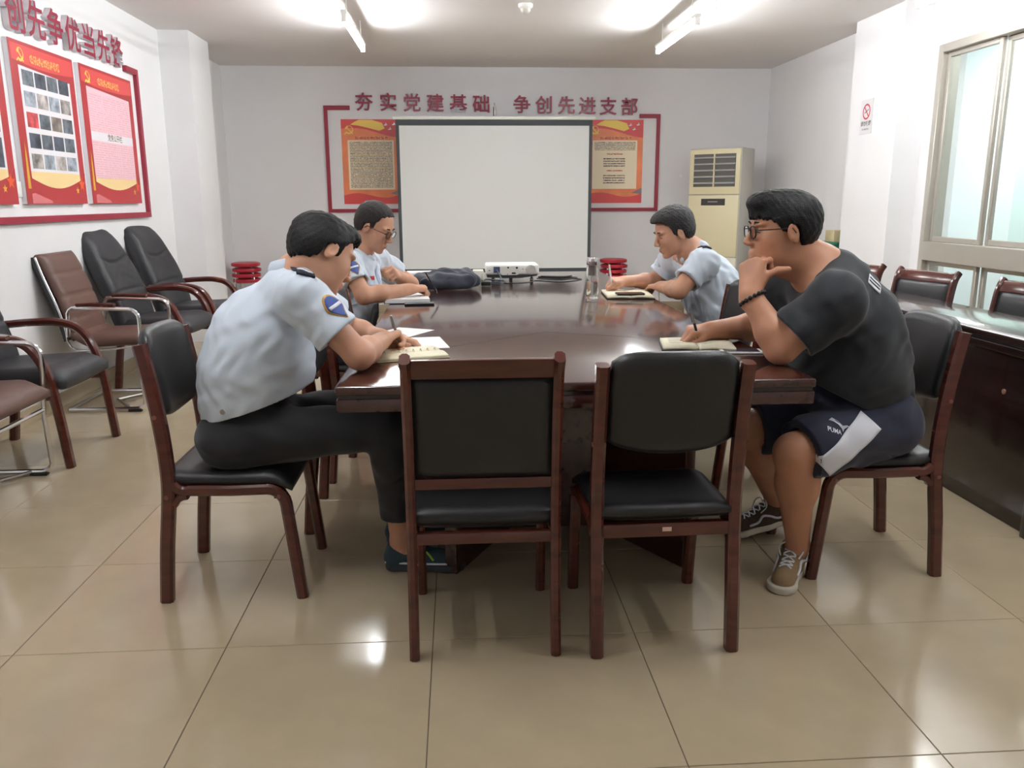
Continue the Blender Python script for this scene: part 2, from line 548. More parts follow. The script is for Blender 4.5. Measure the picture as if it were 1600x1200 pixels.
# the gallery beyond the window
M_OUT = mat('gallery_paint', srgb(226, 232, 230), 0.8)
M_OUTG = mat('gallery_green_panel', srgb(206, 222, 216), 0.6)
go = MB().box((6.35, -1.5, -.4), (6.5, 9.0, 3.2))
struct('wall_gallery', go, M_OUT)
struct('floor_gallery', MB().box((XR + .2, -1.5, -.4), (6.35, 9.0, -.05)), M_GROUT)
struct('ceiling_gallery', MB().box((XR + .2, -1.5, 2.75), (6.35, 9.0, 2.9)), M_OUT)
gp = MB()
gp.box((6.30, 3.4, .9), (6.35, 4.0, 2.5)); gp.box((6.30, 5.2, 0), (6.35, 5.7, 2.75))
tag(gp.build('trim_1', M_OUTG), kind='structure')
for i, y in enumerate((3.2, 5.6)):  # unseen lamps added to brighten the gallery behind the glass
    gl = empty('added_gallery_light', (5.7, y, 2.74), ['added unseen lamp outside the window nearer the camera', 'added unseen lamp outside the window beyond the pillar'][i], 'lamp', 'added lamps outside the window')
    MB().box((-.1, -.5, -.05), (.1, .5, .0)).build('housing', M_WHITE, gl)
    MB().box((-.08, -.48, -.06), (.08, .48, -.052)).build('diffuser', mat('added_gallery_glow', (1, 1, 1), emit=(0.92, 1.0, 0.97), estr=30), gl)

# ceiling tube lights
def tube_light(x, y, label):
    t = empty('tube_light', (x, y, H), label, 'lamp', 'fluorescent tubes on the ceiling')
    MB().box((-.022, -.62, -.165), (.022, .62, -.14)).build('housing', M_WHITE, t, bevel=.005)
    for s in (-1, 1):
        MB().box((-.016, s * .6 - .015, -.215), (.016, s * .6 + .015, -.165)).build('socket', M_WHITE, t)
        MB().tube([(0, s * .45, -.142), (0, s * .45, 0)], .004, 6).build('rod', M_WHITE, t, smooth=True)
    MB().tube([(0, -.585, -.20), (0, .585, -.20)], .016, 12).build('tube', mat('tube_glow', (1, 1, 1), emit=(0.94, 0.975, 1.0), estr=TUBE_STRENGTH), t, smooth=True)
    return t
tube_light(0.53, 5.19, 'ceiling tube light at the back above the left poster wall')
tube_light(3.03, 5.19, 'ceiling tube light at the back on the air conditioner side')
tube_light(0.45, 3.55, 'ceiling tube light overhead between left chairs and table')
tube_light(3.03, 3.50, 'ceiling tube light overhead above the far right man')
tube_light(4.33, 3.40, 'ceiling tube light close to the window')
tube_light(0.45, 0.6, 'ceiling tube light overhead above the near left chair')
tube_light(3.03, 0.6, 'ceiling tube light overhead above the near right chair')

dm = empty('ceiling_detector', (1.83, 5.0, H), 'small white dome detector on the ceiling', 'detector')
MB().lathe([(.0, 0), (.055, 0), (.055, -.018), (.045, -.03), (.04, -.032)][::-1], 20).build('base', M_WHITE, dm, smooth=True)
MB().lathe([(.038, -.03), (.036, -.05), (.024, -.066), (.001, -.072)], 20).build('dome', mat('detector_dome', srgb(205, 200, 190), .3), dm, smooth=True)

# ------------------------------------------------------------------ wall lettering and red frames
ROT_BACK = (math.pi / 2, 0, 0)
ROT_LEFT = (math.pi / 2, 0, math.pi / 2)     # faces +x
def letters(name, chars, pts, size, rot, label, depth):
    t = empty(name, pts[0], label, 'lettering')
    for ch, p in zip(chars, pts):
        me = text_mesh(ch, size, depth / 2, size * 0.014)
        me.materials.append(M_LETTER)
        me.materials.append(M_LETTERSIDE)
        for q in me.polygons:
            if abs(q.normal.z) < 0.5: q.material_index = 1
        o = link('letter', me, None, t, Vector(p) - Vector(pts[0]), rot)
    return t
back_chars = '夯实党建基础争创先进支部'
bx = [0.290, .555, .815, 1.07, 1.325, 1.58, 2.03, 2.28, 2.53, 2.765, 3.0, 3.24]
bz = [2.315, 2.312, 2.308, 2.304, 2.300, 2.296, 2.292, 2.288, 2.284, 2.28, 2.276, 2.272]
letters('wall_lettering', back_chars, [(x, YB - .016, z) for x, z in zip(bx, bz)], .20, ROT_BACK, 'row of raised red Chinese characters above the projector screen', .03)
ly = np.linspace(3.60, 5.05, 7)
lz = np.linspace(2.31, 2.335, 7)
letters('wall_lettering', '创先争优当先锋', [(XL + .02, y, z) for y, z in zip(ly, lz)], .225, ROT_LEFT, 'row of raised red Chinese characters above the left wall boards', .036)

def strip_frame(name, segs, label):
    t = empty(name, segs[0][0], label, 'frame')
    for lo, hi in segs:
        b = MB().box(Vector(lo) - Vector(segs[0][0]), Vector(hi) - Vector(segs[0][0]))
        b.build('strip', M_RED, t, bevel=.002, seg=1)
y0, y1 = YB - .022, YB
strip_frame('wall_frame', [((-.155, y0, 2.245), (.13, y1, 2.29)), ((-.155, y0, 1.14), (-.115, y1, 2.245)), ((-.115, y0, 1.14), (3.56, y1, 1.178)),
                           ((3.56, y0, 1.14), (3.60, y1, 2.21)), ((3.36, y0, 2.165), (3.56, y1, 2.21))], 'thin dark red strip frame on the back wall around the posters')
x0, x1 = XL, XL + .03
strip_frame('wall_frame', [((x0, 5.22, 2.24), (x1, 5.46, 2.285)), ((x0, 5.42, 1.185), (x1, 5.46, 2.24)), ((x0, 1.2, 1.145), (x1, 5.46, 1.185))],
            'thin red strip frame on the left wall under the display boards')

# ------------------------------------------------------------------ posters
def print_mat(name, bg, ink, pitch, amount=0.55, charf=160.0, thr=0.47):
    """flat print: rows of tiny glyph-like marks in the local x (across) / y (up) plane"""
    if name in MATS: return MATS[name]
    m = bpy.data.materials.new(name); m.use_nodes = True
    nt = m.node_tree; b = nt.nodes['Principled BSDF']; b.inputs['Roughness'].default_value = .35
    tc = nt.nodes.new('ShaderNodeTexCoord'); sp = nt.nodes.new('ShaderNodeSeparateXYZ')
    nt.links.new(tc.outputs['Object'], sp.inputs[0])
    def mth(op, a, v):
        n = nt.nodes.new('ShaderNodeMath'); n.operation = op
        nt.links.new(a, n.inputs[0])
        if isinstance(v, float): n.inputs[1].default_value = v
        else: nt.links.new(v, n.inputs[1])
        return n.outputs[0]
    row = mth('FRACT', mth('DIVIDE', sp.outputs[1], pitch), 0.0)
    inrow = mth('LESS_THAN', row, amount)
    rid = mth('FLOOR', mth('DIVIDE', sp.outputs[1], pitch), 0.0)
    cb = nt.nodes.new('ShaderNodeCombineXYZ')
    nt.links.new(mth('MULTIPLY', sp.outputs[0], charf), cb.inputs[0])
    nt.links.new(mth('MULTIPLY', rid, 7.3), cb.inputs[1])
    nt.links.new(mth('MULTIPLY', sp.outputs[1], charf * 1.3), cb.inputs[2])
    nz = nt.nodes.new('ShaderNodeTexNoise'); nz.inputs['Scale'].default_value = 1.0; nz.inputs['Detail'].default_value = 1
    nt.links.new(cb.outputs[0], nz.inputs['Vector'])
    g = mth('GREATER_THAN', nz.outputs[0], thr)
    msk = mth('MULTIPLY', inrow, g)
    mx = nt.nodes.new('ShaderNodeMix'); mx.data_type = 'RGBA'
    nt.links.new(msk, mx.inputs[0])
    mx.inputs[6].default_value = (*bg, 1); mx.inputs[7].default_value = (*ink, 1)
    nt.links.new(mx.outputs[2], b.inputs['Base Color'])
    MATS[name] = m
    return m

def flat(name, pts, z, m, parent):
    """thin printed shape in the poster plane (x across, y up, z towards the room)"""
    return MB().prism(pts, 2, z, z + .0006).build(name, m, parent)

def emblem(parent, cx, cy, s, z, m):
    """crossed hammer and sickle print"""
    e = MB()
    out = [(cx + s * .48 * math.cos(a), cy + s * .46 * math.sin(a)) for a in np.linspace(-2.5, 1.9, 16)]
    inn = [(cx + s * .02 + s * .36 * math.cos(a), cy + s * .06 + s * .34 * math.sin(a)) for a in np.linspace(1.7, -2.3, 14)]
    e.prism(out + inn, 2, z, z + .0006)
    def bar(ax, ay, bx_, by_, w_):
        d = Vector((bx_ - ax, by_ - ay)).normalized() * 1.0; n_ = Vector((-d.y, d.x)) * w_ / 2
        e.prism([(ax + n_.x, ay + n_.y), (bx_ + n_.x, by_ + n_.y), (bx_ - n_.x, by_ - n_.y), (ax - n_.x, ay - n_.y)], 2, z + .0002, z + .0008)
    bar(cx - .22 * s, cy + .22 * s, cx + .42 * s, cy - .42 * s, .12 * s)
    bar(cx - .38 * s, cy + .12 * s, cx - .10 * s, cy + .38 * s, .2 * s)
    bar(cx - .34 * s, cy - .32 * s, cx - .50 * s, cy - .46 * s, .12 * s)
    e.build('emblem', m, parent)

M_PRED = mat('poster_red', srgb(216, 78, 76), .35)
M_PDRED = mat('poster_dark_red', srgb(176, 54, 58), .35)
M_PYEL = mat('poster_yellow', srgb(244, 208, 96), .35)
M_POR = mat('poster_orange', srgb(238, 138, 92), .35, noise=.12, nscale=5)
M_PCREAM = mat('poster_cream', srgb(246, 230, 200), .35)
M_PPINK = mat('poster_pink', srgb(238, 196, 204), .3)
M_PPALE = mat('poster_pale', srgb(232, 228, 232), .3)
M_PGOLD = mat('poster_gold', srgb(222, 170, 60), .35)

def wave(x0, x1, base, f, n=14):
    xs = np.linspace(x0, x1, n)
    return [(x0, base)] + [(x, f((x - x0) / (x1 - x0))) for x in xs] + [(x1, base)]

def back_poster(x, label, long_text):
    W, Hh = .64, .915
    p = empty('wall_poster', (x, YB, 1.69), label, 'poster')
    p.rotation_euler = (math.pi / 2, 0, 0)   # local x right, local y up, local z out of the wall
    MB().box((-W / 2, -Hh / 2, 0), (W / 2, Hh / 2, .006)).build('sheet', M_POR, p)
    z = .0062
    flat('top_band', wave(-W / 2, W / 2, Hh / 2, lambda t: Hh / 2 - .10 - .07 * t + .025 * math.sin(t * 5)), z, M_PRED, p)
    flat('ribbon', [(-.12, .452), (.02, .45), (.13, .42), (.16, .36), (.10, .335), (-.02, .365), (-.13, .39), (-.22, .40), (-.17, .43)], z + .001, M_PYEL, p)
    flat('text_panel', [(-.255, -.30), (.255, -.30), (.255, .235), (-.255, .235)], z, M_PCREAM, p)
    emblem(p, -.235, .345, .10, z + .0015, M_PYEL)
    for (cx, cy) in ((.17, .40), (.215, .355), (.26, .405)):
        flat('dove', [(cx - .022, cy - .004), (cx - .004, cy + .004), (cx + .006, cy + .024), (cx + .012, cy + .004), (cx + .024, cy), (cx + .006, cy - .008), (cx - .006, cy - .012)], z + .0015, M_PAPER, p)
    flat('title_line', [(-.17, .246), (.19, .246), (.19, .278), (-.17, .278)], z + .0016, print_mat('poster_title_row', srgb(238, 160, 104), srgb(184, 74, 66), .0402, .8, 75.0, .5), p)
    ink = srgb(92, 72, 60); bg = srgb(246, 230, 200)
    if long_text:
        rows = print_mat('poster_rows', bg, ink, .0172, .55, 150.0, .45)
        flat('text_rows', [(-.235, -.285), (.235, -.285), (.235, .225), (-.235, .225)], z + .0008, rows, p)
    else:
        rows = print_mat('poster_rows', bg, ink, .0172, .55, 150.0, .45)
        flat('text_rows', [(-.235, .125), (.235, .125), (.235, .222), (-.235, .222)], z + .0008, rows, p)
        rows2 = print_mat('poster_red_rows', bg, srgb(190, 60, 50), .026, .7, 90.0, .44)
        for a, b in ((.072, .092), (-.112, -.092)):
            flat('heading_row', [(-.09, a), (.09, a), (.09, b), (-.09, b)], z + .0008, rows2, p)
        rows3 = print_mat('poster_list_rows', bg, ink, .0265, .5, 110.0, .42)
        for a, b in ((-.06, .05), (-.245, -.14)):
            flat('list_rows', [(-.13, a), (.12, a), (.12, b), (-.13, b)], z + .0008, rows3, p)
    flat('bottom_band', wave(-W / 2, W / 2, -Hh / 2, lambda t: -Hh / 2 + .085 + .03 * math.sin(t * 6.0 + .3) + .02 * t), z, M_PRED, p)
    flat('wall_picture', [(.20, -.345), (.32, -.36), (.32, -.285), (.27, -.31)], z + .0012, mat('poster_grey', srgb(150, 128, 130), .4), p)
    return p
back_poster(.345, 'red and orange text poster left of the projector screen', True)
back_poster(3.09, 'red and orange list poster right of the projector screen', False)

def left_board(y, wdt, label, mode):
    Hh = .92
    p = empty('display_board', (XL, y, 1.715), label, 'board', 'red bordered display boards on the left wall')
    p.rotation_euler = (math.pi / 2, 0, math.pi / 2)    # local x = +Y, y = up, z = into the room
    W = wdt
    MB().box((-W / 2, -Hh / 2, 0), (W / 2, Hh / 2, .03)).build('panel', M_PPALE, p, bevel=.002, seg=1)
    z = .0302
    flat('red_border', [(-W / 2, -Hh / 2), (W / 2, -Hh / 2), (W / 2, Hh / 2), (-W / 2, Hh / 2)], z, M_PDRED, p)
    flat('top_glow', wave(-W / 2 + .02, W / 2 - .02, Hh / 2 - .02, lambda t: Hh / 2 - .11 - .02 * math.sin(t * 3.1)), z + .0008, M_PRED, p)
    flat('inner_panel', [(-W / 2 + .085, -.30), (W / 2 - .075, -.30), (W / 2 - .075, .30), (-W / 2 + .085, .325)], z + .0010, M_PPALE if mode != 'pink' else M_PPINK, p)
    emblem(p, -W / 2 + .12, Hh / 2 - .075, .085, z + .0018, M_PYEL)
    flat('title_line', [(-.17, Hh / 2 - .108), (.20, Hh / 2 - .108), (.20, Hh / 2 - .060), (-.17, Hh / 2 - .060)], z + .0018, print_mat('board_title_row', srgb(218, 92, 76), srgb(232, 176, 92), .1, 1.1, 55.0, .5), p)
    flat('drape', [(-W / 2 + .085, -.27)] + [(-W / 2 + .085 + (W - .16) * t, -.31 - .055 * math.sin(math.pi * t)) for t in np.linspace(0, 1, 12)] + [(W / 2 - .075, -.27)], z + .0013, mat('poster_drape', srgb(238, 208, 150), .4), p)
    flat('bottom_band', [(-W / 2, -Hh / 2), (W / 2, -Hh / 2), (W / 2, -.26)] + [(-W / 2 + W * t, -.31 - .07 * math.sin(math.pi * t)) for t in np.linspace(.95, .05, 12)] + [(-W / 2, -.26)], z + .0011, M_PDRED, p)
    def star(cx, cy, r):
        return [(cx + (r if k % 2 == 0 else r * .42) * math.sin(k * math.pi / 5), cy + (r if k % 2 == 0 else r * .42) * math.cos(k * math.pi / 5)) for k in range(10)]
    flat('gold_star', star(W / 2 - .06, -.335, .05), z + .0020, mat('poster_star', srgb(224, 92, 50), .4), p)
    flat('gold_star', star(W / 2 - .13, -.375, .026), z + .0020, M_PGOLD, p)
    flat('gold_column', [(-W / 2 + .028, -.37), (-W / 2 + .062, -.37), (-W / 2 + .056, -.19), (-W / 2 + .046, -.10), (-W / 2 + .036, -.19)], z + .0020, M_PGOLD, p)
    flat('wall_gate', [(-W / 2 + .06, -.455), (-W / 2 + .31, -.455), (-W / 2 + .30, -.44), (-W / 2 + .10, -.395), (-W / 2 + .06, -.40)], z + .0020, mat('poster_rose', srgb(214, 120, 124), .4), p)
    if mode == 'photos':
        cols = [srgb(96, 104, 112), srgb(150, 158, 168), srgb(122, 112, 104), srgb(72, 78, 90), srgb(168, 160, 156), srgb(188, 70, 74)]
        gw = (W - .20) / 4
        for r in range(5):
            for c in range(4):
                k = (r * 7 + c * 3) % 6 if (r, c) not in ((2, 0),) else 5
                if k == 5 and (r, c) != (2, 0): k = 0
                mm = mat('board_photo_%d' % k, cols[k], .4, noise=.75, nscale=16)
                cx = -W / 2 + .105 + gw * (c + .5); cy = .262 - r * .118
                flat('photo', [(cx - gw * .44, cy - .043), (cx + gw * .44, cy - .043), (cx + gw * .44, cy + .043), (cx - gw * .44, cy + .043)], z + .0019, mm, p)
    elif mode == 'pink':
        rows = print_mat('pink_rows', srgb(238, 196, 204), srgb(226, 172, 184), .016, .5, 60.0, .45)
        gw = (W - .17) / 3
        for c in range(3):
            cx = -W / 2 + .09 + gw * (c + .5)
            for a, b in ((.035, .29), (-.285, -.035)):
                flat('sheet', [(cx - gw * .46, a), (cx + gw * .46, a), (cx + gw * .46, b), (cx - gw * .46, b)], z + .0017, rows, p)
        flat('name_band', [(-W / 2 + .085, -.03), (W / 2 - .075, -.03), (W / 2 - .075, .03), (-W / 2 + .085, .03)], z + .0019, M_PPALE, p)
        tm = text_mesh('党务公开栏', .052, 0, .0008)
        link('name_line', tm, mat('poster_brown_ink', srgb(110, 84, 60), .5), p, (.04, 0, z + .0027))
    else:
        for r in range(3):
            for c in range(2):
                cx = -.16 + .34 * c; cy = .2 - r * .19
                flat('photo', [(cx - .15, cy - .08), (cx + .15, cy - .08), (cx + .15, cy + .08), (cx - .15, cy + .08)], z + .0019, mat('board_photo_%d' % (r + c), (.3, .33, .36), .4, noise=.75, nscale=16), p)
left_board(4.82, .90, 'red bordered board with pink sheets, nearest the pillar', 'pink')
left_board(3.88, .80, 'red bordered board with twenty small photographs in rows', 'photos')
left_board(2.95, .86, 'red bordered board cut by the left edge of the photo', 'other')
sw = empty('wall_switch', (XL, 3.435, 1.34), 'small white switch plate between two red boards', 'switch')
MB().box((0, -.045, -.045), (.009, .045, .045)).build('plate', M_WHITE, sw, bevel=.003)
MB().box((.009, -.018, -.03), (.013, .018, .03)).build('rocker', M_WHITE, sw, bevel=.002)

# no-smoking sign on the pillar
ns = empty('no_smoking_sign', (4.64, 5.215, 1.92), 'white no smoking sign with red ring on the right pillar', 'sign')
ns.rotation_euler = (math.pi / 2, 0, -math.pi / 2)
MB().box((-.10, -.135, 0), (.10, .135, .004)).build('plate', mat('sign_white', srgb(222, 220, 222), .35), ns, bevel=.001, seg=1)
M_SRED = mat('sign_red', srgb(196, 62, 78), .4)
ring = MB()
for k in range(28):
    a, b = 2 * math.pi * k / 28, 2 * math.pi * (k + 1) / 28
    ring.prism([(.062 * math.cos(a), .04 + .062 * math.sin(a)), (.062 * math.cos(b), .04 + .062 * math.sin(b)), (.049 * math.cos(b), .04 + .049 * math.sin(b)), (.049 * math.cos(a), .04 + .049 * math.sin(a))], 2, .0042, .005)
ring.prism([(-.042, .078), (-.034, .084), (.042, .002), (.034, -.004)], 2, .0042, .0052)
ring.build('ring', M_SRED, ns)
M_GREY = mat('sign_grey', srgb(110, 106, 110), .5)
MB().prism([(-.03, .026), (.02, .046), (.018, .054), (-.032, .034)], 2, .0042, .0048).prism([(.022, .047), (.034, .052), (.032, .060), (.020, .055)], 2, .0042, .0048).build('cigarette', M_GREY, ns)
link('text_line', text_mesh('请勿吸烟', .042, 0, .0008), M_GREY, ns, (0, -.055, .0048))
link('text_line', text_mesh('NO SMOKING', .018, 0, .0002), M_GREY, ns, (0, -.098, .0048))
# ================================================================== soft block helper
def pad_mesh(name, nx, ny, f, thick):
    """closed pillow: f(u,v)->(point, normal) for u,v in 0..1, thickness thick(u,v)"""
    V = []; Fc = []
    for side in (1, -1):
        for i in range(nx + 1):
            for j in range(ny + 1):
                p, n = f(i / nx, j / ny)
                V.append(Vector(p) + Vector(n) * (side * thick(i / nx, j / ny) / 2))
    N = (nx + 1) * (ny + 1)
    ix = lambda s, i, j: s * N + i * (ny + 1) + j
    for i in range(nx):
        for j in range(ny):
            Fc.append((ix(0, i, j), ix(0, i + 1, j), ix(0, i + 1, j + 1), ix(0, i, j + 1)))
            Fc.append((ix(1, i, j), ix(1, i, j + 1), ix(1, i + 1, j + 1), ix(1, i + 1, j)))
    for i in range(nx):
        Fc.append((ix(0, i, 0), ix(1, i, 0), ix(1, i + 1, 0), ix(0, i + 1, 0)))
        Fc.append((ix(0, i, ny), ix(0, i + 1, ny), ix(1, i + 1, ny), ix(1, i, ny)))
    for j in range(ny):
        Fc.append((ix(0, 0, j), ix(0, 0, j + 1), ix(1, 0, j + 1), ix(1, 0, j)))
        Fc.append((ix(0, nx, j), ix(1, nx, j), ix(1, nx, j + 1), ix(0, nx, j + 1)))
    me = bpy.data.meshes.new(name); me.from_pydata([tuple(v) for v in V], [], Fc)
    bm = bmesh.new(); bm.from_mesh(me); bmesh.ops.recalc_face_normals(bm, faces=bm.faces); bm.to_mesh(me); bm.free()
    me.polygons.foreach_set('use_smooth', [True] * len(me.polygons))
    return me

def edge_round(u, v, p=6.0, m=0.25):
    a = max(0.0, 1 - abs(2 * u - 1) ** p); b = max(0.0, 1 - abs(2 * v - 1) ** p)
    return m + (1 - m) * (a * b) ** 0.5

# ================================================================== meeting chairs  (local: faces +x, origin on the floor under the seat)
def pad_chair(name, label, group):
    """bent-wood side chair with a free black pad back standing above two posts"""
    t = empty(name, (0, 0, 0), label, 'chair', group)
    for s in (-1, 1):
        y = s * .196
        rear = smooth_path([(-.212, 0), (-.196, .18), (-.178, .33), (-.172, .43), (-.178, .56), (-.194, .70), (-.218, .845)], 4)
        MB().bar(rear, .036, .042, .008, y).build('leg', M_WOOD, t, bevel=0, smooth=True)
        front = [(.222, 0), (.205, .16), (.190, .30)] + arc(.128, .318, .060, 5, 88, 5)
        MB().bar(front, .034, .036, .008, y).build('leg', M_WOOD, t, smooth=True)
        rail = [(.132, .377), (.02, .375), (-.11, .378)] + arc(-.118, .42, .045, 270, 205, 4)
        MB().bar(rail, .034, .034, .007, y).build('side_rail', M_WOOD, t, smooth=True)
        brace = arc(-.118, .315, .045, 88, 160, 4)
        MB().bar(brace, .030, .022, .004, y).build('brace', M_WOOD, t, smooth=True)
        for (px, pz) in ((-.178, .36), (.17, .355), (-.19, .62)):
            MB().lathe([(.007, 0), (.007, .002), (.004, .003)], 10).build('screw_cap', mat('screw_plug', srgb(120, 62, 46), .4), t, smooth=True, loc=(px, y + s * .0175, pz), rot=(-s * math.pi / 2, 0, 0))
    MB().box((-.19, -.18, .345), (-.165, .18, .385)).build('cross_rail', M_WOOD, t, bevel=.004)
    MB().box((.145, -.18, .335), (.168, .18, .372)).build('cross_rail', M_WOOD, t, bevel=.004)
    def seat(u, v):
        x = -.19 + .40 * u; y = (-.205 + .41 * v) * (1 - .04 * (1 - u))
        z = .408 - .018 * math.sin(math.pi * u) * math.sin(math.pi * v) - (0.03 * max(0, u - .85) / .15) + .012 * max(0, .15 - u) / .15
        return (x, y, z), (0, 0, 1)
    link('seat', pad_mesh('seat', 16, 16, seat, lambda u, v: .055 * edge_round(u, v, 8, .3)), M_LEATH, t)
    def back(u, v):       # u across, v up
        a = (u - .5) * 2
        hw = .178 * (1 - .05 * max(0, v - .8) / .2) 
        top = .880 - .030 * abs(a) ** 6
        bot = .594 + .024 * abs(a) ** 2 + .012 * abs(a) ** 8
        z = bot + (top - bot) * v
        x = -.165 - .055 * ((z - .58) / .3) ** 1.3 - .026 * (1 - a * a) 
        return (x, a * hw, z), (0.98, 0, .19)
    link('backrest', pad_mesh('backrest', 18, 14, back, lambda u, v: .046 * edge_round(u, v, 12, .4)), M_LEATH, t)
    return t

def rail_chair(name, label, group):
    """side chair with wooden posts, a wooden top rail and a framed black panel"""
    t = empty(name, (0, 0, 0), label, 'chair', group)
    for s in (-1, 1):
        y = s * .200
        rear = smooth_path([(-.200, 0), (-.182, .16), (-.170, .33), (-.168, .45), (-.178, .60), (-.200, .75), (-.218, .83), (-.245, .872)], 4)
        MB().bar(rear, .028, .040, .008, y).build('leg', M_WOOD, t, smooth=True)
        front = [(.205, 0), (.196, .18), (.186, .34), (.180, .385)]
        MB().bar(front, .030, .036, .008, s * .195).build('leg', M_WOOD, t, smooth=True)
        MB().box((-.17, s * .195 - .012, .335), (.175, s * .195 + .012, .375)).build('side_rail', M_WOOD, t, bevel=.004)
    def slab(z0, z1, x0, x1, th):
        return MB().prism([(x0 - th / 2, z0), (x0 + th / 2, z0), (x1 + th / 2, z1), (x1 - th / 2, z1)], 1, -.187, .187)
    slab(.812, .868, -.212, -.236, .028).build('top_rail', M_WOOD, t, bevel=.005)
    slab(.496, .528, -.172, -.174, .026).build('lower_rail', M_WOOD, t, bevel=.004)
    slab(.335, .368, -.172, -.170, .026).build('seat_rail', M_WOOD, t, bevel=.004)
    MB().box((.165, -.18, .335), (.188, .18, .372)).build('seat_rail', M_WOOD, t, bevel=.004)
    def back(u, v):
        z = .528 + .284 * v
        x = -.172 - .040 * ((z - .5) / .32) ** 1.6
        return (x, -.186 + .372 * u, z), (1, 0, .1)
    link('backrest', pad_mesh('backrest', 12, 10, back, lambda u, v: .034 * edge_round(u, v, 10, .5)), M_LEATH, t)
    def seat(u, v):
        x = -.165 + .375 * u; y = -.205 + .41 * v
        return (x, y, .398 - .012 * math.sin(math.pi * u) * math.sin(math.pi * v)), (0, 0, 1)
    link('seat', pad_mesh('seat', 14, 14, seat, lambda u, v: .065 * edge_round(u, v, 8, .3)), M_LEATH, t)
    return t

PI = math.pi
G1 = 'black pad meeting chairs at the big table'
pc = pad_chair('meeting_chair', 'black padded wooden chair under the man writing at near left', G1)
pc.location = (.545, 1.100, 0)
copy_tree(pc, label='black padded wooden chair under the man in the black T-shirt', loc=(2.705, 1.110, 0), rz=PI - .02)
ch_r = copy_tree(pc, label='empty black padded chair at the near table end, right one', loc=(1.858, .695, 0), rz=PI / 2 + .02)
copy_tree(pc, label='empty chair pushed in just beyond the near left man', loc=(.905, 1.640, 0), rz=.02)
copy_tree(pc, label='empty chair at the left side showing its back before the man with glasses', loc=(.93, 2.20, 0), rz=-.12)
copy_tree(pc, label='black padded chair under the uniformed man with glasses', loc=(.70, 2.86, 0), rz=-.25)
copy_tree(pc, label='black padded chair under the far right uniformed man', loc=(2.80, 2.97, 0), rz=PI)
copy_tree(pc, label='empty black chair back next to the far right man', loc=(2.48, 2.27, 0), rz=PI + .12)
copy_tree(pc, label='empty black chair back behind the wrist of the T-shirt man', loc=(2.56, 1.82, 0), rz=PI + .05)
MB().box((-.1915, -.014, .362), (-.1898, .012, .374)).build('torn_sticker', mat('sticker', srgb(214, 176, 160), .7), ch_r)
G2 = 'wooden rail back chairs'
rc = rail_chair('meeting_chair', 'empty wooden rail back chair at the near table end, left one', G2)
rc.location = (1.352, .70, 0); rc.rotation_euler = (0, 0, PI / 2)
copy_tree(rc, label='wooden rail back chair by the window, centre of three', loc=(3.72, 2.84, 0), rz=PI + .28)
copy_tree(rc, label='wooden rail back chair by the window, cut by the right edge', loc=(3.84, 2.12, 0), rz=PI + .22)
copy_tree(rc, label='wooden rail back chair by the window, mostly behind the black T-shirt', loc=(3.60, 3.42, 0), rz=PI + .2)

# ================================================================== big meeting table
TB = empty('meeting_table', (1.64, 2.6, 0), 'long glossy red brown meeting table in the middle of the room', 'table')
def tpt(x, y, z=0): return (x - 1.64, y - 2.6, z)
X0, X1, Y0, Y1 = .935, 2.345, .69, 4.50
MB().box(tpt(X0, Y0, .722), tpt(X1, Y1, .75)).build('table_top', M_TABLE, TB, bevel=.008, seg=3)
MB().box(tpt(X0 + .008, Y0 + .008, .712), tpt(X1 - .008, Y1 - .008, .722)).build('groove', M_TABLED, TB)
MB().box(tpt(X0 + .002, Y0 + .002, .672), tpt(X1 - .002, Y1 - .002, .712)).build('edge_band', M_TABLE, TB, bevel=.006)
MB().box(tpt(X0 + .16, Y0 + .30, .60), tpt(X1 - .16, Y1 - .30, .672)).build('apron', M_TABLED, TB)
def panel(ax, ay, bx_, by_, th, z1, m=M_TABLE):
    a = Vector((ax, ay)); b = Vector((bx_, by_)); d = (b - a).normalized(); n = Vector((-d.y, d.x)) * th / 2
    pts = [(a + n), (b + n), (b - n), (a - n)]
    return MB().prism([(p.x - 1.64, p.y - 2.6) for p in pts], 2, 0, z1).build('base_panel', m, TB, bevel=.004, seg=1)
for (sy, e) in ((1.04, 1), (4.15, -1)):
    panel(1.25, sy, 1.47, sy + e * .42, .05, .64)
    panel(2.08, sy, 1.83, sy + e * .42, .05, .64)
    panel(1.47, sy + e * .42, 1.83, sy + e * .42, .05, .64)
panel(1.65, 1.46, 1.65, 3.72, .05, .64)
# veneer seams in the top
def seam(pts):
    m = MB()
    for (a, b) in zip(pts[:-1], pts[1:]):
        a = Vector(a); b = Vector(b); d = (b - a).normalized(); n = Vector((-d.y, d.x)) * .0018
        m.prism([((a + n).x - 1.64, (a + n).y - 2.6), ((b + n).x - 1.64, (b + n).y - 2.6), ((b - n).x - 1.64, (b - n).y - 2.6), ((a - n).x - 1.64, (a - n).y - 2.6)], 2, .7497, .7503)
    m.build('veneer_seam', M_BLACK, TB)
seam([(1.0, 1.10), (1.20, 1.28), (1.64, 1.64), (2.0, 1.46), (2.28, 1.15)])

